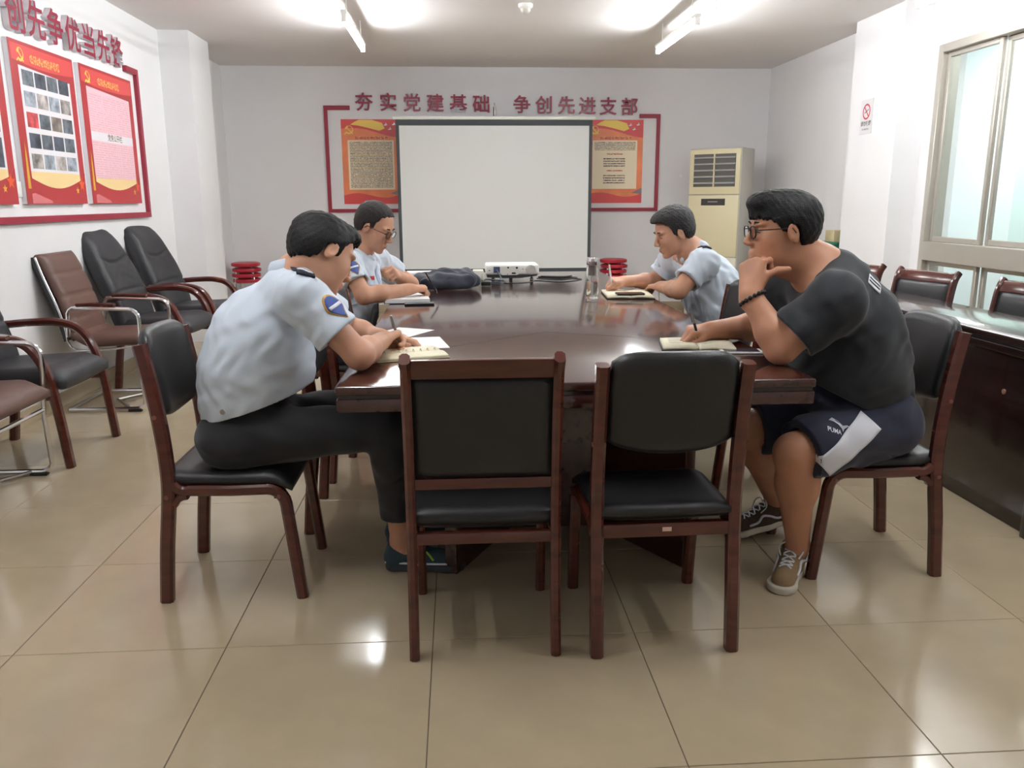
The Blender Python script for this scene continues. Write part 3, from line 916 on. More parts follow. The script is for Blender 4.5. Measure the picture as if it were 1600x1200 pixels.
# ================================================================== long side table by the window
ST = empty('side_table', (3.63, 2.35, 0), 'long dark side table with panelled front by the window', 'table')
def spt(x, y, z=0): return (x - 3.63, y - 2.35, z)
MB().box(spt(3.40, 1.12, .722), spt(3.80, 3.85, .75)).build('table_top', M_TABLED, ST, bevel=.006)
MB().box(spt(3.425, 1.15, .708), spt(3.79, 3.83, .722)).build('groove', M_BLACK, ST)
MB().box(spt(3.41, 1.13, .675), spt(3.80, 3.84, .708)).build('edge_band', M_TABLED, ST, bevel=.005)
for i in range(2):
    a = 1.22 + i * 1.30
    MB().box(spt(3.44, a + .004, .07), spt(3.462, a + 1.296, .675)).build('front_panel', M_TABLED, ST, bevel=.003)
MB().box(spt(3.455, 1.2, 0), spt(3.475, 3.80, .07)).build('plinth', M_TABLED, ST)
for y in (1.16, 2.48, 3.78):
    MB().box(spt(3.42, y, 0), spt(3.78, y + .045, .675)).build('end_panel', M_TABLED, ST, bevel=.003)
MB().lathe([(.011, 0), (.011, .004), (.007, .006)], 12).build('screw_cap', mat('tan_cap', srgb(160, 120, 96), .5), ST, loc=spt(3.44, 1.42, .52), rot=(0, -PI / 2, 0))

# ================================================================== arm chairs along the left wall   (local: faces +x)
def exec_chair(label, scale_h=1.0, group='black armchairs with wooden arms along the left wall'):
    t = empty('armchair', (0, 0, 0), label, 'armchair', group)
    for s in (-1, 1):
        y = s * .275
        armleg = smooth_path([(.262, 0), (.235, .28), (.20, .48), (.13, .600), (.02, .640), (-.13, .640), (-.27, .628)], 6)
        MB().bar(armleg, .046, .040, .010, y).build('arm', M_WOOD, t, smooth=True)
        MB().bar(smooth_path([(-.27, 0), (-.24, .22), (-.20, .42)], 4), .042, .045, .008, s * .25).build('leg', M_WOOD, t, smooth=True)
        MB().bar([(-.24, .36), (.22, .36)], .03, .05, .006, s * .26).build('side_rail', M_WOOD, t, smooth=True)
    def seat(u, v):
        x = -.23 + .50 * u; y = -.255 + .51 * v
        z = .425 + .02 * u - .035 * max(0, u - .8) / .2 - .02 * math.sin(PI * u) * math.sin(PI * v)
        return (x, y, z), (0, 0, 1)
    link('seat', pad_mesh('seat', 16, 16, seat, lambda u, v: .115 * edge_round(u, v, 6, .35)), M_LEATHG, t)
    Hb = 1.075 * scale_h
    def back(u, v):
        a = 2 * u - 1
        z = .40 + (Hb - .40) * v
        hw = .255 - .05 * max(0, v - .55) / .45 * (1 if v < .95 else 1.15)
        x = -.20 - .27 * v + .035 * math.sin(PI * v) - .03 * (1 - a * a)
        return (x, a * hw, z - .02 * abs(a) ** 4 * v), (0.93, 0, .36)
    def th(u, v):
        a = abs(2 * u - 1)
        base = .125 * edge_round(u, v, 7, .35)
        head = .03 * math.exp(-((v - .83) / .09) ** 2) * max(0, 1 - a ** 3)
        groove = .030 * math.exp(-((v - .74 + .10 * (1 - a * a)) / .016) ** 2) * max(0, 1 - (a / .85) ** 6)
        g2 = .016 * math.exp(-((v - .36) / .016) ** 2) + .004 * math.sin(v * 60 + 3 * math.sin(u * 9)) * math.exp(-((v - .5) / .12) ** 2) * max(0, 1 - a)
        return base + head - groove - g2
    link('backrest', pad_mesh('backrest', 24, 80, back, th), M_LEATHG, t)
    return t
ec = exec_chair('black armchair with wooden arms, second from the left photo edge')
ec.location = (-.875, 2.63, 0)
copy_tree(ec, label='black high back armchair with wooden arms beside the brown chrome chair', loc=(-.80, 4.38, 0), rz=-.05)
copy_tree(ec, label='black high back armchair with wooden arms closest to the left pillar', loc=(-.76, 5.08, 0), rz=-.10)

def sled_chair(label, group='brown chrome framed visitor chairs along the left wall'):
    t = empty('visitor_chair', (0, 0, 0), label, 'chair', group)
    for s in (-1, 1):
        y = s * .262
        path = [(-.235, .018)] + [(.16, .018)] + arc(.175, .068, .05, 270, 350, 4) + [(.215, .30), (.235, .50)] + arc(.175, .575, .06, 0, 85, 4) + [(.05, .640), (-.10, .648)] + arc(-.13, .60, .05, 85, 190, 4) + [(-.19, .47)]
        MB().tube([(p[0], y, p[1]) for p in path], .012, 8).build('frame_tube', M_CHROME, t, smooth=True)
        MB().bar([(.10, .662), (-.03, .668), (-.12, .664)], .04, .018, .006, y).build('arm_pad', M_WOOD, t, smooth=True)
        bk = smooth_path([(.18, .405), (.0, .385), (-.155, .385), (-.205, .43), (-.215, .52), (-.25, .66), (-.305, .82), (-.34, .945)], 5)
        MB().tube([(p[0], s * .235, p[1]) for p in bk], .007, 8).build('edge_tube', M_CHROME, t, smooth=True)
    MB().tube([(-.235, -.262, .018), (-.235, .262, .018)], .012, 8).build('floor_bar', M_STEEL, t, smooth=True)
    MB().tube([(.13, -.262, .018), (-.05, 0, .018), (.13, .262, .018)], .009, 8).build('floor_bar', M_STEEL, t, smooth=True)
    for s in (-1, 1):
        MB().box((.12, s * .262 - .016, 0), (.20, s * .262 + .016, .018)).build('foot', M_BLACK, t, bevel=.004)
    MB().tube([(.215, -.262, .32), (.215, .262, .32)], .011, 8).build('cross_tube', M_CHROME, t, smooth=True)
    def seat(u, v):
        x = -.20 + .47 * u; y = -.235 + .47 * v
        z = .43 + .015 * u - .04 * max(0, u - .8) / .2 + .05 * max(0, .2 - u) / .2
        return (x, y, z), (0, 0, 1)
    link('seat', pad_mesh('seat', 16, 14, seat, lambda u, v: .085 * edge_round(u, v, 6, .35)), M_BROWN, t)
    def back(u, v):
        z = .44 + .52 * v
        x = -.175 - .165 * v + .02 * math.sin(PI * v)
        return (x, -.225 + .45 * u, z), (0.95, 0, .3)
    def th(u, v):
        f = abs(((v * 4) % 1.0) - .5) * 2
        return .075 * edge_round(u, v, 10, .4) - .016 * max(0, f - .75) / .25
    b = link('backrest', pad_mesh('backrest', 12, 40, back, th), M_BROWN, t)
    def shell(u, v):
        p, n = back(u, v)
        return (p[0] - .045, p[1] * 1.03, p[2]), n
    link('back_shell', pad_mesh('back_shell', 10, 14, shell, lambda u, v: .05 * edge_round(u, v, 10, .5)), M_LEATHG, t)
    return t
sc_ = sled_chair('brown leather chair with chrome arms between the black armchairs')
sc_.location = (-.875, 3.725, 0)
copy_tree(sc_, label='brown leather chair with chrome arms cut by the left photo edge', loc=(-.87, 1.985, 0), rz=0)

# ================================================================== stacked red stools at the back wall
M_STOOL = mat('red_vinyl', srgb(176, 34, 52), .35)
def stool_proto(label, group):
    t = empty('stool', (0, 0, 0), label, 'stool', group)
    MB().lathe([(.13, .0), (.150, .006), (.154, .022), (.150, .038), (.12, .046), (.001, .047)], 28, (0, 0, .40)).build('seat', M_STOOL, t, smooth=True)
    for k in range(4):
        a = PI / 4 + k * PI / 2
        MB().tube([(.10 * math.cos(a), .10 * math.sin(a), .402), (.135 * math.cos(a), .135 * math.sin(a), .30), (.165 * math.cos(a), .165 * math.sin(a), 0)], .008, 8).build('leg', M_CHROME, t, smooth=True)
    MB().tube([(.152 * math.cos(a), .152 * math.sin(a), .13) for a in np.linspace(0, 2 * PI, 25)[:-1]], .005, 6, closed=True).build('ring', M_CHROME, t, smooth=True)
    return t
order = ['bottom', 'second', 'third', 'top']
st0 = None
for nm, (sx, sy) in (('right', (3.05, 7.70)), ('left', (-1.02, 7.62))):
    for k in range(4):
        lb = '%s red stool of the stack %s' % (order[k], 'beside the projector screen near the air conditioner' if nm == 'right' else 'half hidden by the left pillar')
        if st0 is None:
            st0 = stool_proto(lb, 'stacked red stools'); st0.location = (sx, sy, k * .058)
        else:
            copy_tree(st0, label=lb, loc=(sx + .004 * (-1) ** k, sy, k * .058), rz=.02 * k)
copy_tree(st0, label='single red stool standing right of the stools stack', loc=(3.36, 7.36, 0), rz=.3)

# ================================================================== projector screen on its stand
SC = empty('projector_screen', (1.705, 7.5, 0), 'large white projector screen with dark border on a tripod stand', 'screen')
M_SCR = mat('screen_fabric', srgb(226, 228, 226), .8)
M_BORD = mat('screen_border', srgb(66, 70, 74), .6)
SX0, SX1, SZ0, SZ1 = -1.045, 1.045, .485, 2.10
def sbox(n, lo, hi, m, **k): return MB().box(lo, hi).build(n, m, SC, **k)
sbox('fabric', (SX0, -.003, SZ0), (SX1, .0, SZ1), M_BORD)
sbox('picture_area', (SX0 + .035, -.0045, SZ0 + .05), (SX1 - .035, -.003, SZ1 - .06), M_SCR)
sbox('top_bar', (SX0 - .03, -.02, SZ1), (SX1 + .03, .025, SZ1 + .035), M_WHITE, bevel=.006)
sbox('bottom_bar', (SX0 - .01, -.022, SZ0 - .035), (SX1 + .01, .022, SZ0), M_BORD, bevel=.006)
MB().tube([(0, .05, .28), (0, .05, 2.235)], .014, 10).build('pole', M_BORD, SC, smooth=True)
MB().tube([(0, .05, 2.235), (0, .02, 2.27), (0, -.01, 2.24), (0, 0, 2.135)], .006, 8).build('hook', M_CHROME, SC, smooth=True)
for a in (90, 210, 330):
    c, s = math.cos(math.radians(a)), math.sin(math.radians(a))
    MB().tube([(.0, .05, .55), (c * .02, .05 + s * .02, .52), (c * .42, .05 + s * .36, .012)], .012, 8).build('leg', M_BORD, SC, smooth=True)

# ================================================================== floor standing air conditioner
AC = empty('air_conditioner', (4.16, 7.45, 0), 'cream floor standing air conditioner in the back right corner', 'air conditioner', rz=-.70)
M_ACC = mat('aged_cream_plastic', srgb(226, 216, 178), .45)
M_ACD = mat('vent_dark', srgb(96, 94, 92), .6)
MB().box((-.295, -.17, .0), (.295, .19, 1.80)).build('cabinet', mat('ac_side', srgb(198, 194, 184), .5), AC, bevel=.012)
MB().box((-.285, -.185, 1.32), (.285, -.168, 1.79)).build('front_panel', M_ACC, AC, bevel=.006)
MB().box((-.285, -.185, .66), (.285, -.168, 1.312)).build('front_panel', M_ACC, AC, bevel=.006)
MB().box((-.285, -.185, .02), (.285, -.168, .652)).build('front_panel', mat('ac_lower', srgb(222, 216, 196), .45), AC, bevel=.006)
MB().box((-.235, -.187, 1.40), (.235, -.1845, 1.74)).build('vent_recess', M_ACD, AC)
for k in range(5):
    for s in (-1, 1):
        M_ = Matrix.Translation((s * .118, -.192, 1.44 + k * .066)) @ Matrix.Rotation(.5, 4, 'X')
        MB().box((-.112, -.014, -.004), (.112, .014, .004), M_).build('louvre', mat('louvre_grey', srgb(186, 184, 178), .4), AC)
MB().box((-.006, -.205, 1.40), (.006, -.186, 1.74)).build('vent_bar', M_ACC, AC)
MB().box((-.135, -.188, 1.205), (.135, -.1845, 1.275)).build('display', mat('ac_display', srgb(54, 52, 52), .3), AC)
MB().box((-.06, -.189, 1.236), (.05, -.1878, 1.250)).build('display_mark', mat('ac_mark', srgb(140, 138, 134), .4), AC)

# crate with a small carton at the right wall
cr = empty('crate', (4.69, 5.78, 0), 'tall green box standing against the right wall', 'box')
MB().box((-.15, -.2, 0), (.15, .2, .86)).build('body', mat('green_plastic', srgb(38, 124, 92), .45), cr, bevel=.01)
MB().box((-.155, -.205, .86), (.155, .205, .89)).build('lid', mat('green_lid', srgb(30, 108, 84), .45), cr, bevel=.008)
ct = empty('carton', (4.73, 5.75, .89), 'small tan carton on top of the green box', 'box')
MB().box((-.08, -.09, 0), (.08, .09, .10)).build('body', mat('cardboard', srgb(196, 178, 140), .8), ct, bevel=.003)
MB().box((-.081, -.02, .1), (.081, .02, .1008)).build('tape', mat('tape', srgb(214, 200, 166), .4), ct)
# ================================================================== things on the table (top at z = 0.75)
ZT = .7505
# projector, its back towards the camera
PJ = empty('projector', (1.655, 4.02, ZT), 'white projector with its connector side to the room', 'projector')
MB().box((-.178, -.115, .030), (.178, .125, .098)).build('body', M_WHITE, PJ, bevel=.014, seg=3)
MB().prism([(-.17, .012), (-.05, .006), (.05, .006), (.165, .02), (.172, .036), (-.172, .036)], 1, -.10, .115).build('underside', mat('projector_grey', srgb(70, 70, 74), .5), PJ)
for sx in (-.13, .13):
    MB().lathe([(.012, 0), (.012, .006), (.006, .008), (.006, .022)], 12).build('foot', M_BLACK, PJ, loc=(sx, -.08, 0))
MB().lathe([(.012, 0), (.012, .006), (.006, .008), (.006, .012)], 12).build('foot', M_BLACK, PJ, loc=(0, .09, 0))
yb = -.1155
MB().prism([(-.128, .044), (-.085, .044), (-.085, .084), (-.128, .084)], 1, yb - .001, yb + .002).build('port_panel', mat('port_blue', srgb(70, 88, 120), .4), PJ)
MB().prism([(-.075, .028), (.03, .028), (.045, .04), (.045, .086), (-.075, .086)], 1, yb - .0015, yb + .002).build('rear_plate', mat('projector_plate', srgb(226, 224, 216), .4), PJ)
for (px, pz, r) in ((-.03, .078, .006), (.028, .076, .007), (-.155, .06, .004), (.068, .068, .003), (-.035, .034, .003)):
    MB().lathe([(r, 0), (r, .002), (r * .5, .0025)], 12).build('port', M_BLACK, PJ, loc=(px, yb - .0008, pz), rot=(PI / 2, 0, 0))
MB().prism([(-.008, .036), (.022, .036), (.018, .046), (-.004, .046)], 1, yb - .003, yb + .002).build('port', M_BLACK, PJ)
gr = MB()
for r in (.008, .016, .024, .031):
    gr.tube([(.122 + r * math.cos(a), yb - .0005, .062 + r * math.sin(a)) for a in np.linspace(0, 2 * PI, 21)[:-1]], .0016, 6, closed=True)
gr.build('speaker_grille', mat('grille_grey', srgb(190, 188, 182), .5), PJ)

def cable(name, pts, r, label, m=M_BLACK, n=8):
    o = MB().tube(smooth_path([(p[0] - pts[0][0], p[1] - pts[0][1], p[2] - ZT) for p in pts], n), r, 8).build(name, m, None, smooth=True)
    o.location = (pts[0][0], pts[0][1], ZT)
    return tag(o, label, 'cable')
z = ZT + .006
lp = []
for k in range(3):
    lp += [(1.80 + .02 * k, 3.72 + .03 * k, z + .010 * k), (1.95, 3.62 + .05 * k, z + .010 * k), (2.09 - .03 * k, 3.70 + .02 * k, z + .008 + .010 * k), (1.97, 3.86 - .04 * k, z + .010 * k), (1.83, 3.83 - .03 * k, z + .005 + .010 * k)]
cable('power_cable', [(1.50, 3.62, z), (1.62, 3.56, z), (1.74, 3.62, z)] + lp, .0045, 'coiled black cable lying right of the projector')
cable('signal_cable', [(1.548, 3.898, ZT + .062), (1.552, 3.85, ZT + .056), (1.57, 3.80, ZT + .02), (1.56, 3.70, z), (1.50, 3.64, z), (1.47, 3.56, z + .004), (1.55, 3.50, z), (1.58, 3.60, z + .012), (1.50, 3.70, z + .012), (1.46, 3.62, z + .018), (1.44, 3.50, z)], .005, 'dark blue cable hanging from the projector ports', mat('blue_black_cable', srgb(34, 44, 58), .4))
# adapter
ad = empty('power_adapter', (1.462, 3.50, ZT), 'small black adapter with a white plug between bag and cables', 'adapter')
MB().box((-.03, -.02, 0), (.03, .02, .026)).build('body', M_BLACK, ad, bevel=.006)
MB().box((-.045, -.012, .004), (-.03, .012, .022)).build('plug', M_WHITE, ad, bevel=.003)

# dark jacket heaped on the table, with a cap like bundle at its left end
jk = SDF()
jk.cone((1.07, 3.42, .795), (1.36, 3.42, .800), .045, .046, .04, (0, 1, 0), 2.6)
jk.cone((1.18, 3.44, .815), (1.33, 3.45, .820), .040, .040, .04, (0, 1, 0), 2.2)
jk.cone((1.02, 3.36, .775), (1.15, 3.35, .785), .026, .030, .03)
jk.cone((1.30, 3.33, .785), (1.39, 3.40, .79), .034, .036, .03)
jk.cone((1.10, 3.32, .77), (1.34, 3.30, .77), .022, .020, .03)
jk.cut((0, 0, .7512), (0, 0, -1))
wj = wrinkle(.006, 55, 3)
jo = link('body', jk.mesh('body', .005, (1.2, 3.42, ZT), disp=wj), mat('navy_jacket', srgb(38, 42, 54), .85, sheen=.2, bump=.3, bscale=25))
jr = empty('folded_jacket', (1.2, 3.42, ZT), 'dark navy jacket bundled on the table left of the projector', 'jacket')
jo.parent = jr
zp = MB().tube([(.02, -.128, .028), (.05, -.131, .034), (.085, -.125, .03)], .004, 6).build('zip', M_CHROME, jr, smooth=True)
cp = SDF().ell((1.015, 3.30, .788), (.045, .05, .036)).cone((1.0, 3.24, .765), (1.04, 3.24, .765), .012, .012, .02).cut((0, 0, .7512), (0, 0, -1))
co = tag(link('dark_pouch', cp.mesh('dark_pouch', .004, (1.015, 3.30, ZT), disp=wrinkle(.002, 80, 5)), mat('charcoal_cloth', srgb(50, 54, 62), .8)), 'small rounded charcoal pouch beside the writing hand of the man with glasses', 'pouch')
co.location = (1.015, 3.30, ZT)

tx = empty('tissue_box', (1.425, 3.93, ZT), 'small off white box touching the left side of the projector', 'box')
MB().box((-.035, -.06, 0), (.035, .06, .062)).build('body', mat('offwhite_card', srgb(214, 214, 200), .6), tx, bevel=.004)
MB().box((-.02, -.0615, .02), (.02, -.06, .045)).build('label_patch', M_PAPER, tx)
pr = MB().tube([(-.14, 0, .022), (.14, .02, .022)], .022, 14).build('paper_roll', M_PAPER, None, smooth=True)
pr.location = (1.08, 4.13, ZT); tag(pr, 'rolled white paper lying behind the jacket', 'paper')
pw = MB().prism([(-.09, -.05), (.08, -.06), (.10, .05), (-.08, .06)], 2, 0, .012).build('paper_stack', M_PAPER, None)
pw.location = (1.02, 3.86, ZT); tag(pw, 'small stack of white paper behind the charcoal pouch', 'paper')

# glass bottle with steel cap
bt = empty('glass_bottle', (2.004, 2.745, ZT), 'clear glass tea bottle with steel cap, half full', 'bottle')
M_CLEAR = mat('clear_glass', (.96, .98, .98), .02, trans=1.0)
def shell_lathe(outer, inner, seg=28):
    m = MB(); pr_ = outer + inner[::-1]
    vs = []; n = len(pr_)
    for (r, zz) in pr_:
        for k in range(seg):
            a = 2 * PI * k / seg; vs.append((r * math.cos(a), r * math.sin(a), zz))
    fs = [(i * seg + k, i * seg + (k + 1) % seg, ((i + 1) % n) * seg + (k + 1) % seg, ((i + 1) % n) * seg + k) for i in range(n) for k in range(seg)]
    return m.add(vs, fs)
shell_lathe([(.0005, 0), (.031, 0), (.033, .006), (.033, .165), (.028, .178), (.028, .186)], [(.0005, .014), (.029, .014), (.0305, .02), (.0305, .163), (.0255, .176), (.0255, .186)]).build('glass', M_CLEAR, bt, smooth=True)
MB().lathe([(.0005, .0145), (.0300, .0145), (.0302, .02), (.0302, .092), (.0005, .092)], 28).build('water', mat('tea_water', (.93, .94, .92), .0, trans=1.0), bt, smooth=True)
MB().lathe([(.031, .180), (.0325, .184), (.0325, .214), (.030, .220), (.001, .221)], 28).build('cap', M_CHROME, bt, smooth=True)
MB().lathe([(.022, .125), (.022, .172), (.026, .178)], 20).build('strainer', M_STEEL, bt, smooth=True)

# notebooks, loose paper, phones
def book(name, loc, rz, w_, d, th, cover, page, label, open_=True, rings=False):
    t = empty(name, loc, label, 'notebook', None, rz)
    MB().box((-w_ / 2 - .004, -d / 2 - .004, 0), (w_ / 2 + .004, d / 2 + .004, .003)).build('cover', cover, t, bevel=.0012, seg=1)
    if open_:
        for s in (-1, 1):
            def pg(u, v):
                x = s * (w_ / 2) * u
                return (x, -d / 2 + d * v, .003 + th / 2 + .004 * math.sin(PI * min(1, u * 1.1)) * (1 if s > 0 else .7)), (0, 0, 1)
            link('pages', pad_mesh('pages', 10, 2, pg, lambda u, v: th), page, t)
    else:
        MB().box((-w_ / 2, -d / 2, .003), (w_ / 2, d / 2, .003 + th)).build('pages', page, t, bevel=.001, seg=1)
    if rings:
        for k in range(9):
            yy = -d / 2 + d * (k + .8) / 9.6
            MB().tube([(.010 * math.cos(a), yy, .010 + .010 * math.sin(a)) for a in np.linspace(0, 2 * PI, 13)[:-1]], .0012, 6, closed=True).build('ring', mat('brass_ring', (.7, .6, .35), .3, metal=1), t, smooth=True)
    return t
def ink_lines(t, pts, m):
    MBm = MB()
    for (a, b) in pts:
        a = Vector(a); b = Vector(b); d_ = (b - a).normalized(); n = Vector((-d_.y, d_.x)) * .0006
        MBm.prism([(a + n)[:], (b + n)[:], (b - n)[:], (a - n)[:]], 2, .0185, .0189)
    return MBm.build('handwriting', m, t)
M_INK = mat('pen_ink', srgb(70, 70, 90), .6)
book('ring_notebook', (1.112, 1.165, ZT), -1.25, .19, .24, .008, mat('olive_cover', srgb(190, 180, 140), .6), M_CREAM, 'open cream ring notebook at the near left table corner', True, True)
pp = MB().prism([(-.11, -.13), (.10, -.15), (.12, .10), (-.09, .13)], 2, 0, .0015).build('paper_sheet', M_PAPER, None)
pp.location = (1.125, 1.42, ZT); pp.rotation_euler = (0, 0, .25); tag(pp, 'loose white sheet under the writing hand at near left', 'paper')
p2 = MB().prism([(-.085, -.12), (.085, -.12), (.085, .12), (-.085, .12)], 2, 0, .0012).build('paper_sheet', M_PAPER, None)
p2.location = (1.06, 1.66, ZT); p2.rotation_euler = (0, 0, -.5); tag(p2, 'second white sheet lying behind the near left writing hand', 'paper')
kk = empty('key_fob', (1.135, 1.005, ZT), 'small dark key fob beside the ring notebook', 'key fob')
MB().box((-.022, -.014, 0), (.022, .014, .012)).build('body', M_BLACK, kk, bevel=.005)
MB().tube([(.026 + .010 * math.cos(a), .010 * math.sin(a), .003) for a in np.linspace(0, 2 * PI, 13)[:-1]], .0015, 6, closed=True).build('ring', M_CHROME, kk, smooth=True)
book('notebook', (1.015, 2.775, ZT), .10, .23, .30, .020, M_BLACK, M_PAPER, 'thick white pad with black cover before the man with glasses', False)
ph = empty('phone', (1.092, 2.585, ZT), 'flat black phone by the white pad of the man with glasses', 'phone', None, .05)
MB().box((-.075, -.037, 0), (.075, .037, .009)).build('body', M_BLACK, ph, bevel=.003)
MB().box((-.070, -.033, .009), (.070, .033, .0094)).build('screen', mat('phone_glass', srgb(14, 14, 18), .05), ph)
nb3 = book('notebook', (2.225, 2.90, ZT), -.08, .25, .36, .009, mat('tan_cover', srgb(70, 58, 48), .6), M_CREAM, 'open cream notebook before the far right man', True)
ph3 = empty('phone', (2.215, 2.775, ZT + .0178), 'black phone lying on the open notebook of the far right man', 'phone', None, .02)
MB().box((-.075, -.036, 0), (.075, .036, .010)).build('body', M_BLACK, ph3, bevel=.004)
MB().box((-.070, -.032, .010), (.070, .032, .0104)).build('screen', mat('phone_glass', srgb(14, 14, 18), .05), ph3)
nb4 = book('notebook', (2.145, 1.255, ZT), -.18, .25, .20, .010, mat('black_cover', srgb(30, 30, 32), .5), M_CREAM, 'open notebook with handwriting before the man in black', True)
ink_lines(nb4, [((-.10, .07 - .018 * k), (-.10 + .05 + .03 * ((k * 7) % 3), .072 - .018 * k + .003 * (k % 2))) for k in range(7)] + [((.02, .06), (.06, .04)), ((.03, .02), (.08, .03)), ((.05, -.02), (.02, -.05))], M_INK)
ph4 = empty('phone', (2.262, 1.125, ZT), 'white edged phone sticking out beside the open notebook at right', 'phone', None, -.12)
MB().box((-.073, -.036, 0), (.073, .036, .008)).build('body', M_WHITE, ph4, bevel=.003)
MB().box((-.060, -.033, .008), (.060, .033, .0085)).build('screen', mat('phone_glass_blue', srgb(50, 56, 72), .08), ph4)

def pen(tip, top, m, label, m2=None):
    tip = Vector(tip); top = Vector(top); d = top - tip
    t = empty('pen', tip, label, 'pen')
    L = d.length; u = d.normalized()
    MB().tube([u * .012, u * (L * .62)], .0048, 10).build('barrel', m, t, smooth=True)
    MB().tube([(0, 0, 0), u * .013], [.0008, .0044], 10).build('tip', M_CHROME, t, smooth=True)
    MB().tube([u * (L * .62), u * L], [.0050, .0042], 10).build('cap', m2 or m, t, smooth=True)
    s = u.cross(Vector((0, 1, 0))).normalized() * .0065
    MB().tube([s + u * (L * .66), s + u * (L * .96)], .0012, 6).build('clip', M_CHROME, t, smooth=True)
    return t
# ================================================================== people
def V3(*a): return np.array(a, float)
def add_head(S, O, R, s=1.0, neck=None, nr=.056, fat=0.0):
    P = lambda x, y, z: O + R @ (np.array([x, y, z]) * s)
    E = lambda c, r, k=.02, Rl=None, sub=False: S.ell(P(*c), np.array(r) * s, R if Rl is None else R @ Rl, k, sub)
    E((-.008, 0, .045), (.098, .077, .080))
    E((.030, 0, -.012), (.066, .064 + fat * .6, .085), .03)
    E((.040, 0, -.065), (.052, .050 + fat, .042), .03)
    E((.076, 0, -.098), (.022, .024, .018), .02)
    for q in (-1, 1):
        E((.058, q * .040, -.022), (.034, .026 + fat * .5, .034), .02)
        E((.080, q * .034, .030), (.016, .026, .009), .012)
        E((.092, q * .033, .008), (.012, .017, .012), .006, None, True)
        E((.079, q * .033, .007), (.0115, .0145, .0095), .004)
        ce = Matrix.Rotation(q * .30, 3, 'Z') @ Matrix.Rotation(.25, 3, 'Y')
        E((-.004, q * (.079 + fat * .3), -.004), (.020, .0075, .031), .006, np.array(ce))
        E((.001, q * (.087 + fat * .3), .000), (.010, .004, .018), .004, np.array(ce), True)
        E((.108, q * .0125, -.030), (.010, .008, .008), .006)
    S.cone(P(.093, 0, .018), P(.117, 0, -.024), .0075 * s, .0105 * s, .010)
    S.cone(P(.097, -.016, -.060), P(.097, .016, -.060), .0068 * s, .0068 * s, .006)
    S.cone(P(.095, -.014, -.072), P(.095, .014, -.072), .0075 * s, .0075 * s, .006)
    S.cone(P(.106, -.020, -.0662), P(.106, .020, -.0662), .0022 * s, .0022 * s, .003, sub=True)
    if neck is not None:
        S.cone(P(-.022, 0, -.045), neck, nr, nr * 1.12, .03)

def face_parts(parent, root, O, R, s, closed=True, brow=M_HAIR):
    P = lambda x, y, z: Vector(O + R @ (np.array([x, y, z]) * s) - root)
    for q in (-1, 1):
        MB().tube([P(.0955, q * .016, .030), P(.098, q * .030, .036), P(.090, q * .046, .034), P(.082, q * .055, .028)], [.0022, .0034, .003, .0012], 6).build('eyebrow', M_HAIR, parent, smooth=True)
        ey = MB().tube([P(.0915, q * .021, .003), P(.0932, q * .032, .0062), P(.0885, q * .046, .004)], [.0010, .0024 if not closed else .0014, .0010], 6).build('eye', mat('eye_dark', srgb(22, 16, 14), .15), parent, smooth=True)
    MB().tube([P(.1025, -.019, -.0655), P(.1050, 0, -.0658), P(.1025, .019, -.0655)], [.0008, .0022, .0008], 6).build('mouth_line', mat('lip', srgb(150, 84, 76), .5), parent, smooth=True)

def hair_mesh(O, R, s, root, line, puff=.014, front=.0, seed=1, h=.0038, top=0.0):
    """short hair: a shell over the skull, trimmed below a hairline given as z(x) in the head frame"""
    S = SDF()
    P = lambda x, y, z: O + R @ (np.array([x, y, z]) * s)
    S.ell(P(-.010, 0, .047 + top * .5), np.array((.100 + puff, .079 + puff * .75, .082 + puff + top)) * s, R, .02)
    S.ell(P(-.040, 0, .00), np.array((.062 + puff * .6, .072 + puff * .5, .07)) * s, R, .03)
    if front:
        S.ell(P(.055, 0, .095), np.array((.045 + front, .062, .034)) * s, R, .03)
    xs = np.array([a for a, b in line]) * s; zs = np.array([b for a, b in line]) * s
    rng = np.random.RandomState(seed); dd = rng.normal(size=(5, 3)); ph = rng.uniform(0, 6, 5)
    def fld(D, gx, gy, gz):
        qx, qy, qz = gx - O[0], gy - O[1], gz - O[2]
        lx = qx * R[0, 0] + qy * R[1, 0] + qz * R[2, 0]
        ly_ = qx * R[0, 1] + qy * R[1, 1] + qz * R[2, 1]
        lz_ = qx * R[0, 2] + qy * R[1, 2] + qz * R[2, 2]
        st = .45 * (.0016 * np.sin(260 * ly_ + 30 * lx + 3 * np.sin(70 * lz_)) + .0016 * np.sin(170 * lx + 120 * ly_ + 2 * np.sin(60 * lz_ + 1)) + .0012 * np.sin(330 * lx - 210 * lz_))
        zl = np.interp(lx, xs, zs) + .004 * np.sin(ly_ * 300) + .003 * np.sin(lx * 420)
        return np.maximum(D + st.astype(np.float32), ((zl - lz_) * .8).astype(np.float32))
    return S.mesh('hair', h, root, field=fld)

